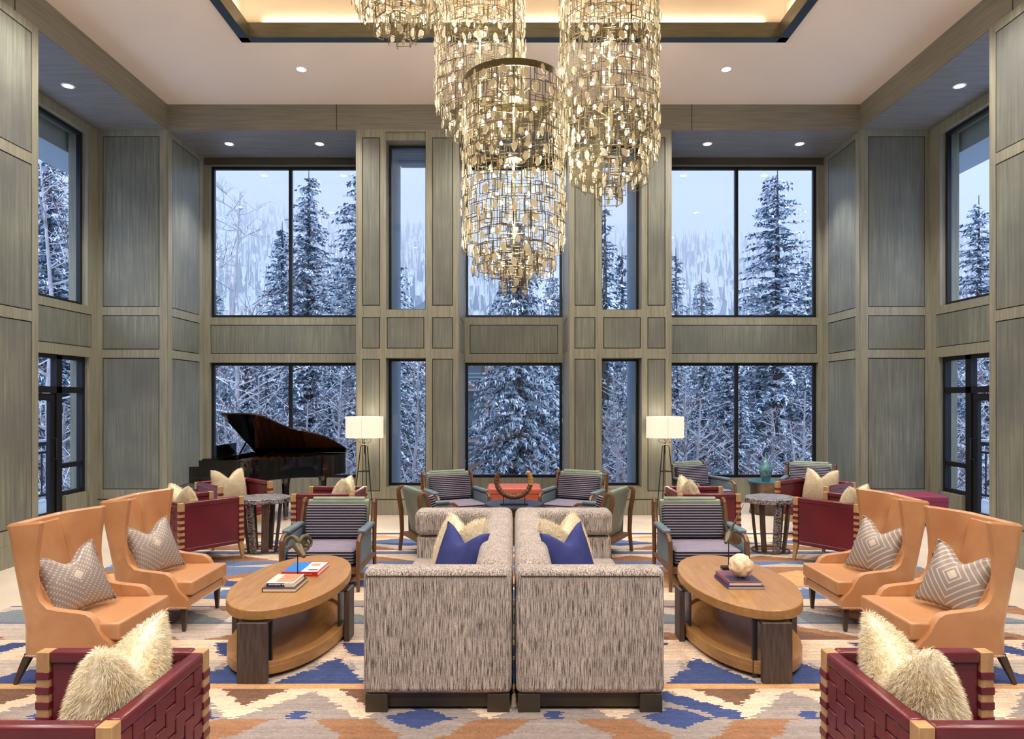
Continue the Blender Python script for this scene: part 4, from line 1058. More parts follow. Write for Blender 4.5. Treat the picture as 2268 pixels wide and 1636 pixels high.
# ================================================================== GRAND PIANO
M['lacquer'] = base_mat('black_piano_lacquer', S(10, 11, 16), 0.06, spec=0.8)[0]
M['lidunder'] = base_mat('black_piano_lid_underside', S(16, 14, 16), 0.10, spec=0.9)[0]
M['sound'] = mat_noise('copper_soundboard', S(150, 78, 44), S(184, 104, 60), 6, (1, 12, 1), 0.3)
M['brassplate'] = mat_noise('gilded_iron_plate', S(150, 96, 60), S(176, 120, 78), 8, rough=0.3, metal=0.7)
M['ivory'] = base_mat('ivory_keys', S(236, 232, 222), 0.3)[0]
root = empty('grand_piano', (-3.6, 10.2, 0)); off = Matrix.Translation(-root.location)
curve = [(-3.90, 9.52), (-3.69, 9.56), (-3.52, 9.77), (-3.35, 9.97), (-3.13, 10.12), (-2.93, 10.27), (-2.77, 10.50), (-2.68, 10.75), (-2.72, 10.93)]
def smooth_curve(pts, k=6):
    out = []; P = [pts[0]] + pts + [pts[-1]]
    for i in range(1, len(P) - 2):
        for j in range(k):
            t = j / k; p0, p1, p2, p3 = P[i - 1], P[i], P[i + 1], P[i + 2]
            out.append(tuple(0.5 * ((2 * p1[c]) + (-p0[c] + p2[c]) * t + (2 * p0[c] - 5 * p1[c] + 4 * p2[c] - p3[c]) * t * t + (-p0[c] + 3 * p1[c] - 3 * p2[c] + p3[c]) * t ** 3) for c in (0, 1)))
    out.append(pts[-1]); return out
cv = smooth_curve(curve)
outl = [(-4.42, 9.50)] + cv + [(-4.42, 10.95)]
q = MB(); n = len(outl)
cx_, cy_ = -3.7, 10.3
inn = [(x + (cx_ - x) * 0.05, y + (cy_ - y) * 0.06) for x, y in outl]
vs = [(x, y, z) for z in (0.64, 0.95) for ring in (outl, inn) for x, y in ring]; fs = []
for k in range(n):
    l = (k + 1) % n; fs += [(k, l, 2 * n + l, 2 * n + k), (n + l, n + k, 3 * n + k, 3 * n + l), (2 * n + k, 2 * n + l, 3 * n + l, 3 * n + k), (l, k, n + k, n + l)]
q.add(vs, fs); obj('rim', q.xf(off), 'lacquer', root)
q = MB(); q.prism(inn, 'z', 0.66, 0.72); obj('bottom_board', q.xf(off), 'lacquer', root)
q = MB(); q.prism([(x, y) for x, y in inn if x > -4.2] + [(-4.2, inn[-1][1])], 'z', 0.86, 0.875); obj('soundboard', q.xf(off), 'sound', root)
q = MB(); 
for k in range(7): q.box(-4.1 + 0.12 * k, -4.08 + 0.12 * k, 9.75 + 0.05 * k, 10.85, 0.875, 0.90)
q.box(-4.15, -3.0, 10.3, 10.34, 0.876, 0.905); obj('iron_plate', q.xf(off), 'brassplate', root)
q = MB(); q.box(-4.56, -4.34, 9.50, 10.95, 0.62, 0.70); q.box(-4.56, -4.40, 9.50, 9.56, 0.70, 0.86); q.box(-4.56, -4.40, 10.89, 10.95, 0.70, 0.86); kb = obj('key_bed', q.xf(off), 'lacquer', root, bevel=0.006)
q = MB(); q.box(-4.55, -4.43, 9.58, 10.87, 0.70, 0.72); obj('keys', q.xf(off), 'ivory', kb)
q = MB(); q.box(-4.44, -4.42, 9.56, 10.89, 0.72, 0.94); obj('fallboard', q.xf(off), 'lacquer', root)
ang = math.radians(27); hy, hz = 10.95, 0.965
def lidp(x, d, t): return (x, hy - d * math.cos(ang) - t * math.sin(ang), hz + d * math.sin(ang) - t * math.cos(ang) + 0.0)
lo_ = smooth_curve([(-4.05, 1.425), (-3.69, 1.40), (-3.52, 1.18), (-3.35, .94), (-3.13, .81), (-2.93, .66), (-2.77, .38), (-2.68, .14), (-2.70, 0.0)])
lo_ = [(-4.18, 1.43)] + lo_ + [(-4.18, 0.0)]
q = MB(); n = len(lo_); q.add([lidp(x, d, 0.0) for x, d in lo_] + [lidp(x, d, 0.02) for x, d in lo_], [tuple(range(n)), tuple(range(n, 2 * n))[::-1]] + [(k, n + k, n + (k + 1) % n, (k + 1) % n) for k in range(n)])
lid = obj('lid', q.xf(off), 'lidunder', root)
q = MB(); 
for x in (-3.9, -3.2): q.box(x, x + 0.03, hy - 0.02, hy + 0.012, hz - 0.03, hz + 0.01)
obj('lid_hinge', q.xf(off), 'brassplate', lid)
q = MB(); q.tube([(-3.93, 9.60, 0.95), lidp(-3.96, 0.80, 0.02)], 0.012, 6); obj('lid_prop', q.xf(off), 'lacquer', root)
q = MB(); q.box(-4.40, -4.18, 9.56, 10.90, 0.95, 0.966); q.box(-4.36, -4.34, 9.9, 10.6, 0.966, 1.13); obj('music_shelf', q.xf(off), 'lacquer', root)
for x, y in ((-4.28, 9.68), (-4.28, 10.78), (-3.42, 10.15), (-2.98, 10.55)):
    q = MB(); q.tube([(x, y, 0.64), (x, y, 0.55), (x, y, 0.10), (x, y, 0.05)], [0.075, 0.06, 0.04, 0.035], 8); l = obj('leg', q.xf(off), 'lacquer', root)
    q = MB(); q.lathe([(0.02, 0.0), (0.03, 0.01), (0.03, 0.05), (0.02, 0.055)], 12, c=(x, y, 0)); obj('caster', q.xf(off), 'brassplate', l, smooth=True)
q = MB(); q.box(-4.28, -4.22, 10.1, 10.4, 0.10, 0.16); q.tube([(-4.25, 10.15, 0.62), (-4.25, 10.15, 0.12)], 0.015, 6); q.tube([(-4.25, 10.35, 0.62), (-4.25, 10.35, 0.12)], 0.015, 6); ly = obj('pedal_lyre', q.xf(off), 'lacquer', root)
for y in (10.17, 10.25, 10.33): q = MB(); q.box(-4.38, -4.28, y - .012, y + .012, 0.115, 0.125); obj('pedal', q.xf(off), 'brassplate', ly)
tag(root, 'black lacquered grand piano with raised lid in the left bay', 'piano')
root = empty('piano_bench', (-4.86, 10.2, 0))
q = MB(); q.box(-0.17, 0.17, -0.36, 0.36, 0.42, 0.50); obj('seat', q, 'lacquer', root, bevel=0.02, seg=3)
for x in (-0.14, 0.14):
    for y in (-0.32, 0.32): q = MB(); q.tube([(x, y, 0.42), (x, y, 0)], [0.03, 0.018], 6); obj('leg', q, 'lacquer', root)
tag(root, 'black piano bench at the keyboard end of the grand piano', 'bench')

# ================================================================== CHANDELIERS
M['brassrod'] = base_mat('antique_brass_rod', S(104, 96, 66), 0.45, 0.5)[0]
M['wire'] = base_mat('bronze_wire', S(112, 100, 72), 0.45, 0.4)[0]
m, b, nt = base_mat('cream_quartz_chip', S(255, 249, 232), 0.35)
ts = nt.nodes.new('ShaderNodeBsdfTranslucent'); ts.inputs[0].default_value = S(255, 247, 224)
ms = nt.nodes.new('ShaderNodeMixShader'); ms.inputs[0].default_value = 0.55
nt.links.new(b.outputs[0], ms.inputs[1]); nt.links.new(ts.outputs[0], ms.inputs[2]); nt.links.new(ms.outputs[0], nt.nodes['Material Output'].inputs[0]); M['quartz'] = m
CR = random.Random(11)
def crystal_mesh(k):
    q = MB(); rr = random.Random(100 + k); n = 7; pts = []
    w = rr.uniform(0.018, 0.028); h = rr.uniform(0.034, 0.050)
    for i in range(n):
        a = 2 * PI * i / n + PI / 2; r = rr.uniform(0.75, 1.1)
        pts.append((w * r * math.cos(a) * (0.6 if math.sin(a) > 0.7 else 1), h * r * math.sin(a)))
    q.prism(pts, 'y', -0.005, 0.005); me = mesh_of('quartz_chip', q, 'quartz')
    bm = bmesh.new(); bm.from_mesh(me); bmesh.ops.recalc_face_normals(bm, faces=bm.faces); bm.to_mesh(me); bm.free(); return me
CM = [crystal_mesh(k) for k in range(9)]
bulb_me = None
def chandelier(cx, cy, zt, zb, rad, label, stem_top, seed, cut_z=99):
    global bulb_me
    rr = random.Random(seed)
    root = empty('crystal_chandelier', (cx, cy, zt))
    ring = MB(); n = 48
    vs = []
    for k in range(n):
        a = 2 * PI * k / n
        for r, z in ((rad - .006, -.03), (rad + .006, -.03), (rad + .006, .03), (rad - .006, .03)): vs.append((r * math.cos(a), r * math.sin(a), z))
    ring.add(vs, [(4 * k + j, 4 * k + (j + 1) % 4, 4 * ((k + 1) % n) + (j + 1) % 4, 4 * ((k + 1) % n) + j) for k in range(n) for j in range(4)])
    obj('top_ring', ring, 'brassrod', root, smooth=True)
    sp = MB()
    for k in range(4):
        a = PI / 4 + k * PI / 2; sp.tube([(0, 0, -0.13), (rad * math.cos(a), rad * math.sin(a), 0)], 0.006, 6)
    obj('spokes', sp, 'brassrod', root)
    st_ = MB(); st_.tube([(0, 0, stem_top - zt), (0, 0, zb - zt - 0.06)], 0.011, 8); obj('stem', st_, 'brassrod', root)
    cn = MB(); cn.lathe([(0.01, stem_top - zt - 0.03), (0.07, stem_top - zt - 0.025), (0.075, stem_top - zt)], 24); obj('canopy', cn, 'brassrod', root, smooth=True)
    for z in (-0.12, (zb - zt) * 0.45, (zb - zt) * 0.98):
        hub = MB(); hub.lathe([(0.01, z), (0.075, z + 0.004), (0.075, z + 0.016), (0.01, z + 0.02)], 20)
        obj('hub_plate', hub, 'brassrod', root, smooth=True)
    fr = MB(); sites = []
    def bar(p, q_, t=0.0034):
        p, q_ = Vector(p), Vector(q_); d = (q_ - p).normalized(); a = Vector((0, 0, 1)) if abs(d.z) < 0.9 else Vector((1, 0, 0)); u = d.cross(a).normalized() * t; w_ = d.cross(u).normalized() * t
        fr.add([p + u, p + w_, p - u, p - w_, q_ + u, q_ + w_, q_ - u, q_ - w_], [(0, 1, 5, 4), (1, 2, 6, 5), (2, 3, 7, 6), (3, 0, 4, 7)])
    def tier(r0, z_hi, z_lo, ncol, dz):
        z = z_hi
        row = 0
        while z > z_lo + 0.03:
            for k in range(ncol):
                a = 2 * PI * (k + 0.5 * (row % 2) + rr.uniform(-.2, .2)) / ncol
                for rep in range(2):
                    r = r0 + rr.uniform(-0.012, 0.016) - 0.02 * rep; w_ = rr.uniform(0.05, 0.085) * (1 if rep == 0 else 0.65); h = dz * rr.uniform(0.7, 1.1) * (1 if rep == 0 else 0.6)
                    zz = z + rr.uniform(-.025, .025); aa = a + rr.uniform(-.08, .08) * rep
                    tx, ty = -math.sin(aa), math.cos(aa); tilt = rr.uniform(-.10, .10)
                    ox, oy = r * math.cos(aa), r * math.sin(aa); px, py = tx + math.cos(aa) * tilt, ty + math.sin(aa) * tilt
                    c = [(ox - px * w_, oy - py * w_, zz), (ox + px * w_, oy + py * w_, zz), (ox + px * w_, oy + py * w_, zz - h), (ox - px * w_, oy - py * w_, zz - h)]
                    for i in range(4): bar(c[i], c[(i + 1) % 4])
                    if rep == 0 or rr.random() < 0.12: sites.append((r + 0.012, aa + rr.uniform(-.03, .03), zz - h * rr.uniform(.3, .65)))
            z -= dz * 0.80; row += 1
    H = zb - zt
    tier(rad, 0.0, H, 18, 0.155)
    tier(rad * 0.80, H + 0.02, H - 0.13, 14, 0.13)
    tier(rad * 0.55, H - 0.03, H - 0.16, 10, 0.12)
    tier(rad * 0.24, H - 0.17, H - 0.31, 6, 0.12)
    for r, z in ((rad * 0.8, H + .02), (rad * 0.5, H - .04), (rad * 0.22, H - .15)):
        for k in range(24): bar((r * math.cos(2 * PI * k / 24), r * math.sin(2 * PI * k / 24), z), (r * math.cos(2 * PI * (k + 1) / 24), r * math.sin(2 * PI * (k + 1) / 24), z), 0.004)
    for k in range(10):
        a = 2 * PI * k / 10; bar((rad * math.cos(a), rad * math.sin(a), 0), (rad * math.cos(a), rad * math.sin(a), H), 0.003)
    obj('wire_frames', fr, 'wire', root, recalc=False)
    # quartz chips: those nearest the camera as parts, the rest as one
    vis = sorted(sites, key=lambda s_: (math.sin(s_[1]) > 0.1, s_[2] + zt > cut_z, rr.random()))
    rest = MB()
    for i, (r, a, z) in enumerate(vis):
        k = rr.randrange(9); yaw = a + PI / 2 + rr.uniform(-.5, .5); rl = rr.uniform(-.35, .35); loc = (r * math.cos(a), r * math.sin(a), z)
        if i < 100:
            o = bpy.data.objects.new('quartz_chip', CM[k]); COL.objects.link(o); o.parent = root; o.location = loc; o.rotation_euler = (0, rl, yaw)
        else:
            Mx = Matrix.Translation(loc) @ Matrix.Rotation(yaw, 4, 'Z') @ Matrix.Rotation(rl, 4, 'Y')
            rest.add([Mx @ v_.co for v_ in CM[k].vertices], [tuple(p.vertices) for p in CM[k].polygons])
    o = obj('quartz_chips', rest, 'quartz', root, recalc=False); o['kind'] = 'stuff'
    # bulbs on short arms around the stem
    if bulb_me is None:
        q = MB(); q.lathe([(0.001, -.016), (0.010, -.012), (0.013, 0), (0.009, .014), (0.001, .022)], 10); bulb_me = mesh_of('bulb', q, 'bulb', True)
    nlev = max(4, int(-H / 0.23))
    for l in range(nlev):
        z = -0.2 + (H + 0.12) * l / (nlev - 1) if nlev > 1 else H / 2
        arms = MB()
        for j in range(4):
            a = PI / 4 * (l % 2) + j * PI / 2 + rr.uniform(-.15, .15); r = rad * rr.uniform(0.34, 0.5)
            arms.tube([(0, 0, z - .04), (r * math.cos(a), r * math.sin(a), z - 0.02)], 0.0035, 5)
            o = bpy.data.objects.new('bulb', bulb_me); COL.objects.link(o); o.parent = root; o.location = (r * math.cos(a), r * math.sin(a), z)
        obj('bulb_arm', arms, 'brassrod', root)
    for f in (0.15, 0.5, 0.85): bulb_light(cx, cy - 0.06, zt + H * f, P_CH, (1, .92, .78), 0.04)
    return tag(root, label, 'chandelier', 'crystal chandeliers')
P_CH = 37
chandelier(0.0, 6.1, 4.62, 3.14, 0.45, 'lowest cylindrical crystal chandelier in the middle, its whole brass ring in view', T, 1)
chandelier(0.90, 6.4, 6.05, 4.05, 0.455, 'crystal chandelier hanging right of the lowest one', T, 2)
chandelier(-0.355, 7.1, 6.3, 4.80, 0.46, 'crystal chandelier half hidden behind the lowest one', T, 3)
chandelier(-1.03, 6.2, 6.9, 5.46, 0.44, 'highest crystal chandelier, only its lower end in view at the top', T, 4, cut_z=5.9)

# ================================================================== OUTSIDE
M['snow'] = mat_noise('fresh_snow', S(214, 222, 236), S(240, 244, 250), 2, rough=0.9)
M['needles'] = mat_noise('spruce_needles', S(44, 80, 104), S(76, 112, 140), 3, rough=0.9)
M['bark'] = mat_noise('spruce_bark', S(58, 56, 60), S(84, 80, 82), 6, rough=0.9)
M['aspen'] = mat_noise('pale_aspen_bark', S(160, 156, 162), S(196, 194, 202), 6, rough=0.9)
M['twig'] = mat_noise('grey_brown_twigs', S(96, 84, 92), S(124, 110, 116), 6, rough=0.9)
def zone(px):
    for lim, nm in ((230, 'left side window'), (820, 'left bay window'), (980, 'left narrow window'), (1300, 'middle window'), (1440, 'right narrow window'), (1900, 'right bay window')):
        if px < lim: return nm
    return 'right side window'
def ground_z(x, y):
    z = -4.5 + max(0, y - 20) * 0.03
    if y > 46: z += (y - 46) * 0.30 * min(1, (y - 46) / 30)
    if y > 46: z += 3.0 * mn.noise(Vector((x * 0.02, y * 0.02, 0.3))) * min(1, (y - 46) / 20)
    z += min(14, max(0, -x - 5) * 0.10) * (1 if y > 46 else 0) * min(1, max(0, y - 46) / 60)
    return z
q = MB(); nx, ny = 60, 60; GX = [-150 + 300 * i / nx for i in range(nx + 1)]; GY = [11.97 + 188 * (j / ny) ** 1.4 for j in range(ny + 1)]
q.add([(x, y, ground_z(x, y)) for y in GY for x in GX], [(j * (nx + 1) + i, j * (nx + 1) + i + 1, (j + 1) * (nx + 1) + i + 1, (j + 1) * (nx + 1) + i) for j in range(ny) for i in range(nx)])
for s in (-1, 1):
    a, b_ = sorted((s * 6.85, s * 150)); q.add([(a, -10, -4.5), (b_, -10, -4.5), (b_, 11.98, -4.5), (a, 11.98, -4.5)], [(0, 1, 2, 3)])
g = obj('snowy_ground', q, 'snow', smooth=True); g['kind'] = 'structure'; g.name = 'trim_10'

def conifer_meshes(seed, Ht, Rb, dens=1.0, snow=0.5, sz=1.0):
    rr = random.Random(seed); q = MB(); nl = int(Ht / (0.27 if sz == 1 else 0.20))
    for l in range(nl):
        h = Ht * (0.05 + 0.93 * l / nl); fr = 1 - h / Ht
        L0 = Rb * (fr ** 0.8) + 0.10
        nb = int((9 + 10 * fr) * dens) + 3
        for b_ in range(nb):
            a = rr.uniform(0, 2 * PI); L = L0 * (rr.uniform(0.5, 1.12) if rr.random() < .6 else rr.uniform(.8, 1.02)); dr = rr.uniform(0.10, 0.32) * (0.4 + fr)
            hh = h + rr.uniform(-.12, .12); ca, sa = math.cos(a), math.sin(a); ns = max(3, int(L / (0.105 * sz)))
            for s_ in range(ns + 1):
                t = (s_ + rr.random() * 0.5) / (ns + .5); rad = L * t; z = hh + L * (0.12 * t - dr * 1.6 * t * t) 
                for side in ((-1, 1, 0) if t < 0.95 else (0,)):
                    sl = (0.10 + 0.15 * (1 - t) * min(1, L)) * rr.uniform(0.6, 1.3) * sz
                    da = a + side * rr.uniform(0.5, 1.1); cx, cy = math.cos(da), math.sin(da)
                    bx, by = rad * ca, rad * sa; w = (0.013 + 0.018 * rr.random()) * sz; tz = -rr.uniform(-0.03, 0.11)
                    mi = 1 if rr.random() < snow else 0
                    px, py = -cy * w, cx * w; o = len(q.v)
                    q.v += [(bx + px, by + py, z + rr.uniform(-.05, .05)), (bx - px, by - py, z + rr.uniform(-.05, .05)), (bx + cx * sl - px * .3, by + cy * sl - py * .3, z + tz), (bx + cx * sl * .6 + px, by + cy * sl * .6 + py, z + tz * .3 + .02)]
                    q.f.append((o, o + 1, o + 2, o + 3)); q.mi.append(mi)
    me = mesh_of('foliage', q, ['needles', 'snow'])
    t = MB(); t.tube([(0, 0, -0.5), (0, 0, Ht * 0.5), (0, 0, Ht)], [0.02 * Ht, 0.011 * Ht, 0.01], 7); tm = mesh_of('trunk', t, 'bark', True)
    return me, tm
CONM = {'a': conifer_meshes(1, 13, 2.9), 'b': conifer_meshes(2, 13, 2.4, 1.05, 0.42), 'c': conifer_meshes(3, 13, 3.6, 0.72, 0.55), 'd': conifer_meshes(4, 9, 1.9, 0.9, 0.5), 'e': conifer_meshes(5, 9, 2.05, 1.3, 0.55, 0.62), 'thin': conifer_meshes(6, 11, 1.25, 0.5, 0.35)}
def conifer(kind, px, D, top_py=None, s=None, rz=0, label='', group='conifers outside', base=None):
    x = (px - 1138) * D / 1500; zb = ground_z(x, D) - 0.2 if base is None else base
    fm, tm = CONM[kind]; H0 = {'a': 13, 'b': 13, 'c': 13, 'd': 9, 'e': 9, 'thin': 11}[kind]
    if top_py is not None: s = (1.8 + (885 - top_py) * D / 1500 - zb) / H0
    root = empty('snowy_conifer', (x, D, zb), rz); root.scale = (s,) * 3
    for nm, me in (('foliage', fm), ('trunk', tm)):
        o = bpy.data.objects.new(nm, me); COL.objects.link(o); o.parent = root
    return tag(root, label, 'tree', group)
conifer('a', 684, 27, 372, label='tall dense snowy spruce in the right pane of the left bay window')
conifer('b', 625, 29, 490, rz=1, label='shorter snowy spruce left of the tallest one in the left bay window')
conifer('c', 800, 24, 350, rz=2, label='sparse dark spruce cut by the pier at the right of the left bay window')
conifer('c', 1722, 22.5, 362, rz=2.6, label='tall open-branched snowy spruce in the right pane of the right bay window')
conifer('e', 1150, 19.5, 470, rz=0.5, label='broad snow-laden spruce filling the middle window')
conifer('thin', 1497, 33, 548, label='thin dark fir at the left of the right bay window')
conifer('d', 1554, 36, 606, rz=1.2, label='small snowy fir left of the mullion in the right bay window')
conifer('thin', 1378, 27, 545, rz=2, label='thin fir in the right narrow window, shorter of two')
conifer('thin', 1340, 25, 440, rz=3, label='thin fir at the left edge of the right narrow window')
conifer('d', 876, 26, 562, rz=3, label='snowy fir at the left of the left narrow window')
conifer('b', -320 + 430, 19, 265, rz=2, label='tall snowy spruce outside the left side window')
conifer('a', 40, 23, 380, rz=4, label='snowy spruce at the near edge of the left side window')
conifer('c', 2168, 24, 432, rz=4, label='open-branched snowy spruce outside the right side window')
conifer('d', 2110, 30, 640, rz=4, label='low snowy fir outside the right side window')
CR2 = random.Random(21)
for k, (px, D, tp) in enumerate([(480, 33, 640), (545, 26, 690), (590, 24, 740), (700, 33, 640), (760, 30, 600), (500, 22, 830), (1500, 25, 760), (1560, 28, 700), (1610, 24, 720), (1680, 30, 640), (1790, 27, 560), (1800, 21, 780), (1640, 19.5, 850), (1380, 22, 800), (1345, 31, 700),
                                 (895, 30, 640), (875, 23, 760), (1245, 26, 640), (1225, 33, 600), (110, 22, 640), (170, 26, 600), (90, 17, 800), (180, 17.5, 850), (2110, 20, 760), (2190, 19, 700), (2150, 28, 650), (2230, 22, 600), (640, 21, 800), (730, 21, 780)]):
    conifer(CR2.choice('abcde'), px, D, tp, rz=CR2.uniform(0, 6), label='snowy conifer among the dense woods seen through the ' + zone(px), group='dense woods seen through the ' + zone(px))
# bare trees
def bare_mesh(seed, Ht, spread, depth=6, bark='aspen', twig_snow=0.35):
    rr = random.Random(seed); q = MB()
    def rec(p, d, L, r, k):
        n = 3; pts = [p]; dd = d.copy()
        for i in range(n):
            dd = (dd + Vector((rr.uniform(-.18, .18), rr.uniform(-.18, .18), rr.uniform(-.04, .14)))).normalized(); pts.append(pts[-1] + dd * L / n)
        q.tube(pts, [r, r * .88, r * .75, r * .6], 5 if k > 3 else 3, mi=0 if k > 2 else (1 if rr.random() > twig_snow else 2), caps=False)
        if k == 0: return
        for i in range(rr.choice((2, 3, 3)) if k > 1 else 3):
            t = rr.uniform(0.35, 1.0); j = min(n - 1, int(t * n)); b0 = pts[j].lerp(pts[j + 1], t * n - j)
            ax = Vector((rr.uniform(-1, 1), rr.uniform(-1, 1), rr.uniform(-.2, .5))).normalized()
            nd = (dd * 0.55 + ax * spread).normalized(); rec(b0, nd, L * rr.uniform(.5, .75), r * 0.52, k - 1)
    n = 7; p = Vector((0, 0, 0)); pts = [p]
    for i in range(n): p = p + Vector((rr.uniform(-.15, .15), rr.uniform(-.15, .15), Ht / n)); pts.append(p)
    q.tube(pts, [0.11 * (1 - .85 * i / n) for i in range(n + 1)], 7, mi=0)
    for i in range(42):
        h = rr.uniform(0.12, 0.97); j = min(n - 1, int(h * n)); b0 = pts[j].lerp(pts[j + 1], h * n - j); a = rr.uniform(0, 6.28)
        rec(b0, Vector((math.cos(a), math.sin(a), rr.uniform(.15, .9))).normalized(), (1 - h * .72) * Ht * 0.21, 0.045 * (1 - h * .7), depth - 3)
    return mesh_of('bare_tree', q, [bark, 'twig', 'snow'], False)
BM = [bare_mesh(1, 11, .8), bare_mesh(2, 9, .9), bare_mesh(3, 7, 1.0), bare_mesh(9, 5, 1.1)]
BH = [11.5, 9.5, 7.5, 5.5]
def bare(k, px, D, tp, rz, label, group='bare aspens outside'):
    x = (px - 1138) * D / 1500; zb = ground_z(x, D) - .2; s = (1.8 + (885 - tp) * D / 1500 - zb) / BH[k]
    o = bpy.data.objects.new('bare_aspen', BM[k]); COL.objects.link(o); o.location = (x, D, zb); o.rotation_euler = (0, 0, rz); o.scale = (s,) * 3
    return tag(o, label, 'tree', group)
bare(0, 525, 20, 385, 0.4, 'bare aspen with pale trunk in the left pane of the left bay window')
bare(1, 560, 15.5, 800, 1.4, 'near snowy aspen behind the piano lid')
bare(1, 760, 18, 760, 2.4, 'pale-trunked aspen at the right of the left bay window, behind the lamp')
bare(0, 922, 17, 700, 2.0, 'slim aspen with snowy trunk in the left narrow window')
bare(1, 1790, 16, 830, 2.0, 'bare pale aspen low in the right pane of the right bay window')
bare(2, 1625, 15, 850, 1.0, 'bare snowy aspen behind the mullion of the right bay window')
bare(1, 1372, 15.5, 780, 4.0, 'bare aspen in the lower right narrow window')
bare(0, 105, 14.5, 300, 4.0, 'bare aspen outside the left side window')
bare(0, 2150, 15.5, 620, 4.0, 'bare aspen outside the right side window')
for px, D, tp, k in ((490, 17, 860, 2), (620, 16, 870, 3), (690, 17, 850, 2), (740, 15, 900, 3), (1500, 16, 860, 3), (1560, 17, 840, 2), (1690, 16.5, 850, 3), (1745, 15, 900, 2), (1035, 16, 1000, 3), (1230, 16, 960, 3), (1400, 17, 880, 3), (880, 15, 900, 3), (95, 14, 860, 2), (170, 15, 830, 3), (2110, 14, 860, 3), (2180, 15, 820, 2), (60, 18, 700, 1), (2220, 17, 700, 1), (470, 24, 720, 1), (1530, 22, 800, 1), (130, 13.6, 980, 3)):
    bare(k, px, D, tp, px * .7, 'snow-covered bare sapling in the brush seen through the ' + zone(px), 'snowy brush seen through the ' + zone(px))
# hillside forest, too many to count
ff = MB(); rf_ = random.Random(8)
for k in range(6500):
    y = 52 + 140 * rf_.random() ** 0.8; x = rf_.uniform(-1, 1) * y * 0.82
    gz = ground_z(x, y)
    if mn.noise(Vector((x * 0.05, y * 0.03, 5))) > 0.28: continue
    h = rf_.uniform(2.8, 7.5); w = h * rf_.uniform(.07, .12); tw = rf_.random() < 0.4
    for c in range(3):
        z0 = gz + h * (0.08 + 0.27 * c); r0 = w * (1.25 - 0.33 * c) * (0.35 if tw else 1); z1 = z0 + h * 0.42
        a0 = rf_.uniform(0, 1); o = len(ff.v); m_ = 1 if tw or rf_.random() < .25 else 0
        ff.v += [(x + r0 * math.cos(a0 + j * 1.0472), y + r0 * math.sin(a0 + j * 1.0472), z0 + rf_.uniform(-.3, .3)) for j in range(6)] + [(x, y, z1)]
        for j in range(6): ff.f.append((o + j, o + (j + 1) % 6, o + 6)); ff.mi.append(m_ if rf_.random() > .2 else 1)
o = obj('hillside_forest', ff, ['needles', 'snow'], recalc=False); tag(o, 'hazy snow-dusted conifer forest covering the mountainside beyond the windows', 'forest', kind='stuff')
# haze over the valley
m = bpy.data.materials.new('valley_snow_haze'); m.use_nodes = True; nt = m.node_tree; nt.nodes.remove(nt.nodes['Principled BSDF'])
vs_ = nt.nodes.new('ShaderNodeVolumeScatter'); vs_.inputs['Color'].default_value = (0.95, 0.97, 1, 1); vs_.inputs['Density'].default_value = 0.0095
nt.links.new(vs_.outputs[0], nt.nodes['Material Output'].inputs['Volume']); M['haze'] = m
q = MB(); q.box(-190, 190, 30, 230, -8, 95); hz_ = obj('valley_haze', q, 'haze'); tag(hz_, 'pale blue snow haze hanging over the wooded valley', 'haze', kind='stuff')
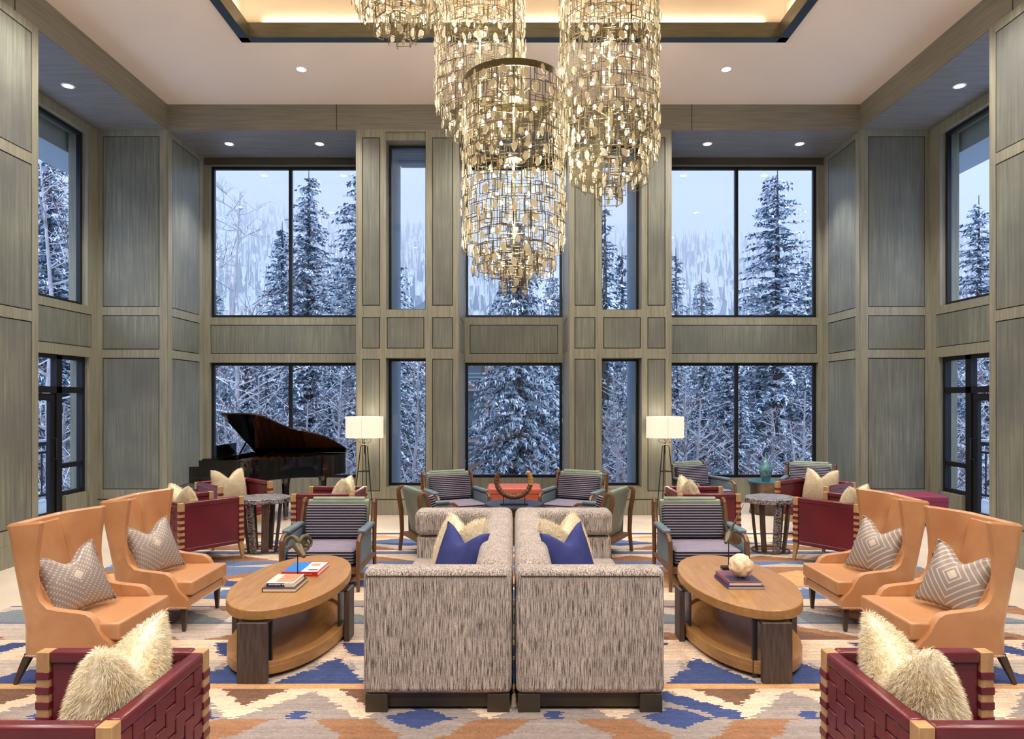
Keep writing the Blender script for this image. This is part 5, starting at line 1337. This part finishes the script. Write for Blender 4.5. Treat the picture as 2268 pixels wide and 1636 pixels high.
# chalet across the valley
M['chalet'] = mat_noise('brown_chalet_wall', S(122, 88, 78), S(146, 108, 94), 3, rough=0.8)
M['stonew'] = mat_noise('speckled_stone_pier', S(110, 92, 88), S(170, 150, 144), 14, rough=0.9)
M['roof'] = base_mat('grey_snowy_roof', S(120, 134, 146), 0.8)[0]
M['chglass'] = base_mat('dark_chalet_window', S(70, 100, 120), 0.2)[0]
root = empty('chalet', (-3.0, 38, -3.5)); off = Matrix.Translation(-root.location)
q = MB(); q.box(-8.5, -0.8, 38, 45, -4, 4.6); obj('wall', q.xf(off), 'chalet', root)
q = MB(); q.box(-1.6, -1.0, 37.4, 38.05, -4, 4.4); obj('stone_pier', q.xf(off), 'stonew', root)
q = MB(); q.prism([(-9.4, 4.4), (-0.2, 4.4), (-4.8, 7.2)], 'y', 36.8, 45.5); obj('roof', q.xf(off), 'roof', root)
for x0, x1, z0, z1 in ((-2.9, -1.8, -0.2, 2.2), (-2.9, -1.8, 2.8, 4.2), (-6.0, -5.2, 0.8, 3.8), (-5.0, -4.4, 0.8, 2.2)):
    q = MB(); q.box(x0, x1, 37.93, 38.0, z0, z1); obj('window', q.xf(off), 'chglass', root)
for z in (-0.4, 2.4):
    q = MB(); q.box(-3.4, -1.6, 36.9, 38, z - .12, z); 
    for k in range(4): q.box(-3.4, -1.6, 36.9, 36.95, z + .2 + .2 * k, z + .26 + .2 * k)
    obj('balcony', q.xf(off), 'roof', root)
tag(root, 'brown chalet with balconies partly hidden behind the spruce of the middle window', 'building')
# decks and railings beyond the side doors
M['deck'] = base_mat('snow_dusted_deck', S(190, 200, 212), 0.9)[0]
for s, lab in ((-1, 'dark metal railing of the deck outside the left door'), (1, 'dark metal railing of the deck outside the right door')):
    q = MB(); a, b_ = sorted((s * 6.82, s * 8.6)); q.box(a, b_, 6.0, 12.4, -0.15, -0.01); struct(obj('trim_%d' % (11 if s < 0 else 12), q, 'deck'))
    x = s * 8.4; root = empty('deck_railing', (x, 9, -0.01)); off = Matrix.Translation(-root.location)
    q = MB(); q.box(x - .04, x + .04, 6, 12.3, 0.98, 1.05); q.box(x - .02, x + .02, 6, 12.3, 0.84, 0.88); obj('handrail', q.xf(off), 'frame', root)
    q = MB(); q.box(x - .045, x + .045, 6, 12.3, 1.05, 1.09); obj('snow_cap', q.xf(off), 'snow', root)
    q = MB(); q.box(x - .02, x + .02, 6, 12.3, 0.08, 0.12); obj('bottom_rail', q.xf(off), 'frame', root)
    for k in range(46): q = MB(); q.box(x - .01, x + .01, 6.1 + k * .135, 6.12 + k * .135, 0.12, 0.84); obj('baluster', q.xf(off), 'frame', root)
    for y in (6.05, 8.2, 10.3, 12.25): q = MB(); q.box(x - .04, x + .04, y - .04, y + .04, -0.0, 0.98); obj('post', q.xf(off), 'frame', root)
    tag(root, lab, 'railing')
